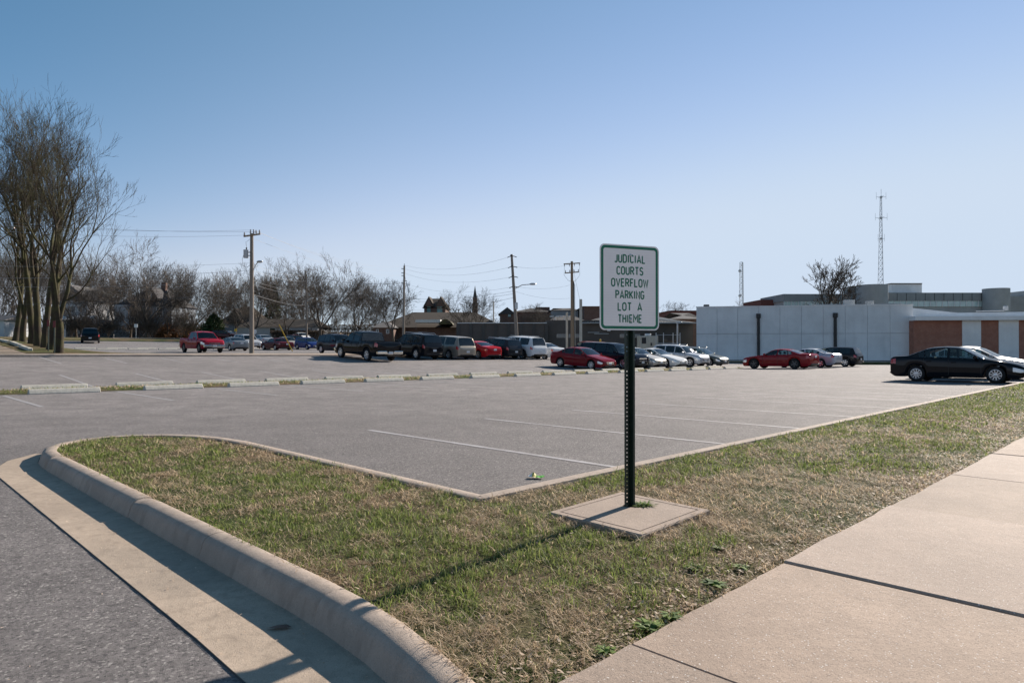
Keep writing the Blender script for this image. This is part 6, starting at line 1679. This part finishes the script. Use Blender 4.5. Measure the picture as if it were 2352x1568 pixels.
# leaning pole with lamp
Y4 = 76.0; p4x = wx(1188, Y4); z4_ = H(p4x, Y4) - .3; p4 = thing('utility_pole', 'leaning grey utility pole with street lamp behind the big white wagon', 'utility pole', (p4x, Y4, z4_))
def pp4(py): f = (800 - py) / (800 - 583); return Vector((wx(1189 - 14 * f, Y4) - p4x, 0, wz(py, Y4) - z4_))
mb = MB(); b0 = pp4(810); b0.z = -.3; mb.tube([tuple(b0), tuple(pp4(690)), tuple(pp4(584))], [.21, .18, .13], 10); mb.build('pole', M['wood_pole'], p4)
for py in (587, 611, 634, 657):
    v = pp4(py); mb = MB(); mb.lathe([(.15, -.08), (.17, 0), (.15, .08)], 8, 0, Matrix.Translation(v)); mb.build('pole_band', M['steel_dark'], p4)
    for dx, dz in ((-.48, -.22), (.55, -.14)):
        mb = MB(); mb.tube([tuple(v), tuple(v + Vector((dx, -.1 if dx < 0 else .1, dz)))], .045, 5); mb.build('dead_end', M['steel_dark'], p4)
lamp_arm(p4, tuple(pp4(664)), (wx(1218, Y4) - p4x, -.6, wz(654, Y4) - z4_), sc=1.5)
mb = MB(); v = pp4(702); mb.bbox(v.x - .02, v.x + .32, -.35, -.15, v.z - .4, v.z + .35, .03); mb.build('meter_box', M['galv'], p4)
# two armed pole, conduit and stub post
Y5 = 78.0; p5x = wx(1313.5, Y5); z5_ = H(p5x, Y5) - .3; p5 = thing('utility_pole', 'brown utility pole with two cross arms and conduit left of the sign', 'utility pole', (p5x, Y5, z5_))
t5 = wz(600, Y5) - z5_; mb = MB(); mb.tube([(.08, 0, -.1), (0, 0, t5)], [.23, .14], 10); mb.build('pole', M['wood_pole_b'], p5)
for py, w, tl in ((605.5, .95, .06), (626, .82, .08)):
    zz = wz(py, Y5) - z5_; mb = MB(); mb.bbox(-w, w * .98, -.22, -.12, -.06, .06, .01, 0, Matrix.Translation((0, 0, zz)) @ Matrix.Rotation(-tl, 4, 'Y')); mb.build('crossarm', M['wood_pole_b'], p5)
    for q in range(4): dx = (-.9 + .6 * q) * w; insulator(p5, (dx, -.17, zz + dx * tl + (.06 if py > 610 else -.25)), .26)
mb = MB(); mb.tube([(.28, 0, -.1), (.22, 0, wz(648, Y5) - z5_), (.16, 0, wz(645, Y5) - z5_), (.05, 0, wz(644, Y5) - z5_)], .06, 6); mb.build('conduit', M['steel_dark'], p5)
mb = MB(); mb.tube([(.38, 0, -.1), (.33, 0, wz(652, Y5) - z5_)], .03, 5); mb.build('conduit', M['galv'], p5)
for sg in (-1, 1):
    mb = MB(); mb.tube([(sg * .85, -.17, wz(612, Y5) - z5_), (sg * .9, -.2, wz(632, Y5) - z5_), (sg * .45, -.15, wz(644, Y5) - z5_), (0, -.12, wz(647, Y5) - z5_)], .016, 4); mb.build('jumper', M['wire'], p5)
Y6 = 77.5; mb = MB(); x6 = wx(1334, Y6); zz = H(x6, Y6) - .3; mb.bbox(-.15, .15, -.15, .15, 0, wz(687, Y6) - zz, .03); tag(mb.build('stub_post', M['stop'], None, (x6, Y6, zz)), 'square pale concrete stub post right of the two armed pole', 'post')
Y7 = 79.0; mb = MB(); x7 = wx(1302, Y7); mb.bbox(-.12, .12, -.12, .12, 0, wz(715, Y7) - H(x7, Y7), .03); tag(mb.build('stub_post', M['stop'], None, (x7, Y7, H(x7, Y7) - .1)), 'slim pale concrete post left of the two armed pole', 'post')
Y8 = 96.0; mb = MB(); x8 = wx(1133.5, Y8); mb.tube([(0, 0, 0), (0, 0, wz(692, Y8) - H(x8, Y8))], [.12, .09], 8); tag(mb.build('flag_pole', M['stop'], None, (x8, Y8, H(x8, Y8))), 'short pale pole standing above the dark wall', 'pole')
for i, (px, lab) in enumerate(((1274, 'left of two small twin parking lamps above the service building'), (1318 - 22, 'right of two small twin parking lamps above the service building'))):
    Y9 = 108.0; x9 = wx(px, Y9); lp = thing('parking_lamp', lab, 'lamp', (x9, Y9, H(x9, Y9)), 0, 'twin parking lamps'); zt9 = wz(728, Y9) - H(x9, Y9)
    mb = MB(); mb.tube([(0, 0, 0), (0, 0, zt9)], .07, 6); mb.build('pole', M['galv'], lp)
    for sg in (-1, 1): mb = MB(); mb.bbox(sg * .5 - .32, sg * .5 + .32, -.2, .2, zt9, zt9 + .18, .03); mb.build('lamp_head', M['galv'], lp)
# yellow guy guard at the rear of the big pole
Yy = 72.0; gy = thing('guy_wire', 'slanting yellow guy wire guard above the old maroon sedan', 'guy wire', (0, 0, 0))
q0 = (wx(641, Yy), Yy, wz(745, Yy)); q1 = (wx(672, Yy), Yy, H(wx(672, Yy), Yy)); mb = MB(); mb.tube([q1, q0], .055, 6); mb.build('guard', M['yellow'], gy)
mb = MB(); mb.tube([q0, (p1x + .05, Yp + .1, wz(600, Yp))], .009, 4); mb.build('cable', M['wire'], gy)
# wires
def wire(label, a, b, sag, r=.012, group='overhead wires'):
    a, b = Vector(a), Vector(b); pts = [a.lerp(b, q / 16) - Vector((0, 0, sag * 4 * (q / 16) * (1 - q / 16))) for q in range(17)]
    mb = MB(); mb.tube([tuple(p) for p in pts], r * .62, 4); tag(mb.build('wire', M['wire' if r >= .019 else 'wire_pale']), label, 'wire', group)
def pt(px, py, Y): return (wx(px, Y), Y, wz(py, Y))
T_ = ATT['p1']
NM = ['topmost', 'second', 'third']
for i, (yl, yr) in enumerate(((488, 607), (500, 618), (514, 628))):
    wire('thin power wire, %s of three running left from the cross arm of the big pole' % NM[i], T_[i], pt(-200, yl, 41), .35)
    wire('thin power wire, %s of three running right from the big pole to the hall pole' % NM[i], T_[i], pt(925, yr + 4, 105), .9, .013)
for yl, yp, yr, w_, lab in ((604, 604, 662, .012, 'faint service wire below the lamp of the big pole, running left'), (636, 621, 652, .018, 'communication cable running left just below the big pole lamp'), (654, 645, 0, .014, 'thin cable crossing the bare trees left of the big pole'),
                             (664, 653, 0, .020, 'dark cable across the wood left of the big pole'), (700, 673, 0, .026, 'lowest thick dark cable from the big pole past the left trees')):
    wire(lab, (p1x - .1, Yp, wz(yp, Yp)), pt(-200, yl, 43), .25, w_)
for yp, yr, w_, lab in ((610, 632, .014, 'upper service wire from the big pole to the thin lamp pole'), (622, 645, .014, 'lower service wire from the big pole to the thin lamp pole'), (645, 668, .02, 'upper dark cable from the big pole to the thin lamp pole'), (653, 676, .022, 'middle dark cable from the big pole to the thin lamp pole'), (676, 700, .03, 'lowest dark cable from the big pole to the thin lamp pole')):
    wire(lab, (p1x + .1, Yp, wz(yp, Yp)), pt(703, yr, 112), .3, w_ * 1.1)
for ya, yb, yc, lab in ((632, 650, 0, 'first'), (668, 673, 0, 'second'), (676, 683, 0, 'third'), (700, 712, 0, 'lowest')):
    wire('cable from thin lamp pole to hall pole, %s from the top' % lab, pt(703, ya, 112), pt(926, yb, 105), .6, .03)
for i, (ya, yb) in enumerate(((609, 588), (617, 612), (627, 635), (650, 658))):
    wire('wire from hall pole to leaning pole, %s from the top' % ORD[i], pt(928, ya, 105), (pp4(yb).x + p4x, Y4, wz(yb, Y4)), 1.0, .018)
for i, (ya, yb) in enumerate(((684, 668), (690, 674), (712, 683))):
    wire('communication cable from hall pole to leaning pole, %s from the top' % ORD[i], pt(928, ya, 105), (pp4(yb).x + p4x, Y4, wz(yb, Y4)), .5, .024)
for i, (ya, yb) in enumerate(((611, 607), (657, 655), (668, 685))):
    wire('wire from leaning pole to two armed pole, %s from the top' % ORD[i], (pp4(ya).x + p4x, Y4, wz(ya, Y4)), pt(1309, yb, 78), .35, .016)
wire('guy wire down from the two armed pole to the right stub post', pt(1316, 615, 78), pt(1332, 690, 77.5), 0, .02)
# signs
def road_sign(label, px, Y, py0, py1, kind):
    x = wx(px, Y); z0 = H(x, Y); root = thing('stop_sign' if kind != 'plain' else 'small_sign', label, 'sign', (x, Y, z0)); zt = wz(py0, Y) - z0; hs = (py1 - py0) * Y / 1568
    mb = MB(); mb.tube([(0, .06, -.1), (0, .06, zt)], .045, 6); mb.build('post', M['galv'], root)
    mb = MB(); n = 8 if kind != 'plain' else 4; R_ = hs / 2 / math.cos(math.pi / n)
    ring = [(R_ * math.cos(math.pi * (2 * i + 1) / n), R_ * math.sin(math.pi * (2 * i + 1) / n)) for i in range(n)]
    for yy, f in ((-.02, 1), (.02, 1)): mb.v += [(a, yy, zt - hs / 2 + b) for a, b in ring]
    mb.f = [tuple(range(n)), tuple(range(2 * n - 1, n - 1, -1))] + [(i, (i + 1) % n, n + (i + 1) % n, n + i) for i in range(n)]; mb.m = [0] * (n + 2)
    mb.build('sign_face', M['stopred'] if kind == 'stop' else M['galv'] if kind == 'back' else M['trim_white'] if px < 400 else M['yellow'], root)
    if kind == 'stop':
        adv = 0; ch = hs * .34; tot = .42 + .48 + .46 + .44 + .6
        for c in 'STOP':
            mb = MB()
            for j, sk in enumerate(GL[c][1]): stroke(mb, [((adv + a - tot / 2) * ch * .95, zt - hs / 2 + (b - .5) * ch) for a, b in sk], ch * .16, -.026 - .0005 * j)
            mb.build('letter', M['trim_white'], root); adv += GL[c][0] + .2
    return root
road_sign('red octagonal stop sign beside the pampas grass', 844, 108, 762.5, 773, 'stop')
road_sign('bare metal back of a stop sign right of the big pole', 584, 104, 756, 767, 'back')
road_sign('white marker post sign on the verge before the gabled house', 312, 112, 744, 752, 'plain')
road_sign('small yellow sign above the pale silver crossover', 541, 104, 755, 761, 'plain')
# two dark green delineator posts and timber edging by the trees
for i, (px, Y, lab) in enumerate(((111, 42.6, 'left of two dark green sign posts between the tree trunks'), (125, 41.0, 'right of two dark green sign posts, beside the nearest trunk'))):
    x = wx(px, Y); z0 = H(x, Y); g = thing('sign_post', lab, 'sign', (x, Y, z0), 0, 'green posts by the trees')
    mb = MB(); mb.box(-.03, .03, -.02, .02, -.1, 2.0); mb.build('post', M['greenpost'], g)
    mb = MB(); mb.bbox(-.075, .075, -.04, -.02, 1.6, 2.0, .008); mb.build('sign_face', M['dull_red'], g)
for i, (a, b) in enumerate((((-3, 784), (20, 790)), ((27, 791), (46, 798)), ((48, 799), (70, 807)))):
    Ya, Yb = 52 - 3.6 * i, 49 - 3.4 * i; xa, xb = wx(a[0], Ya), wx(b[0], Yb)
    mb = MB(); L_ = math.hypot(xb - xa, Yb - Ya); mb.bbox(-L_ / 2, L_ / 2, -.12, .12, 0, .22, .02)
    xm, ym = (xa + xb) / 2, (Ya + Yb) / 2; zz = (H(xa, Ya) + H(xb, Yb)) / 2
    tag(mb.build('timber_edging', M['stop'], None, (xm, ym, zz), (0, -math.atan2(H(xb, Yb) - H(xa, Ya), L_), math.atan2(Yb - Ya, xb - xa))), 'pale timber edging beside the gravel at the far left, %s from the left' % ORD[i], 'edging', 'timber edging pieces')
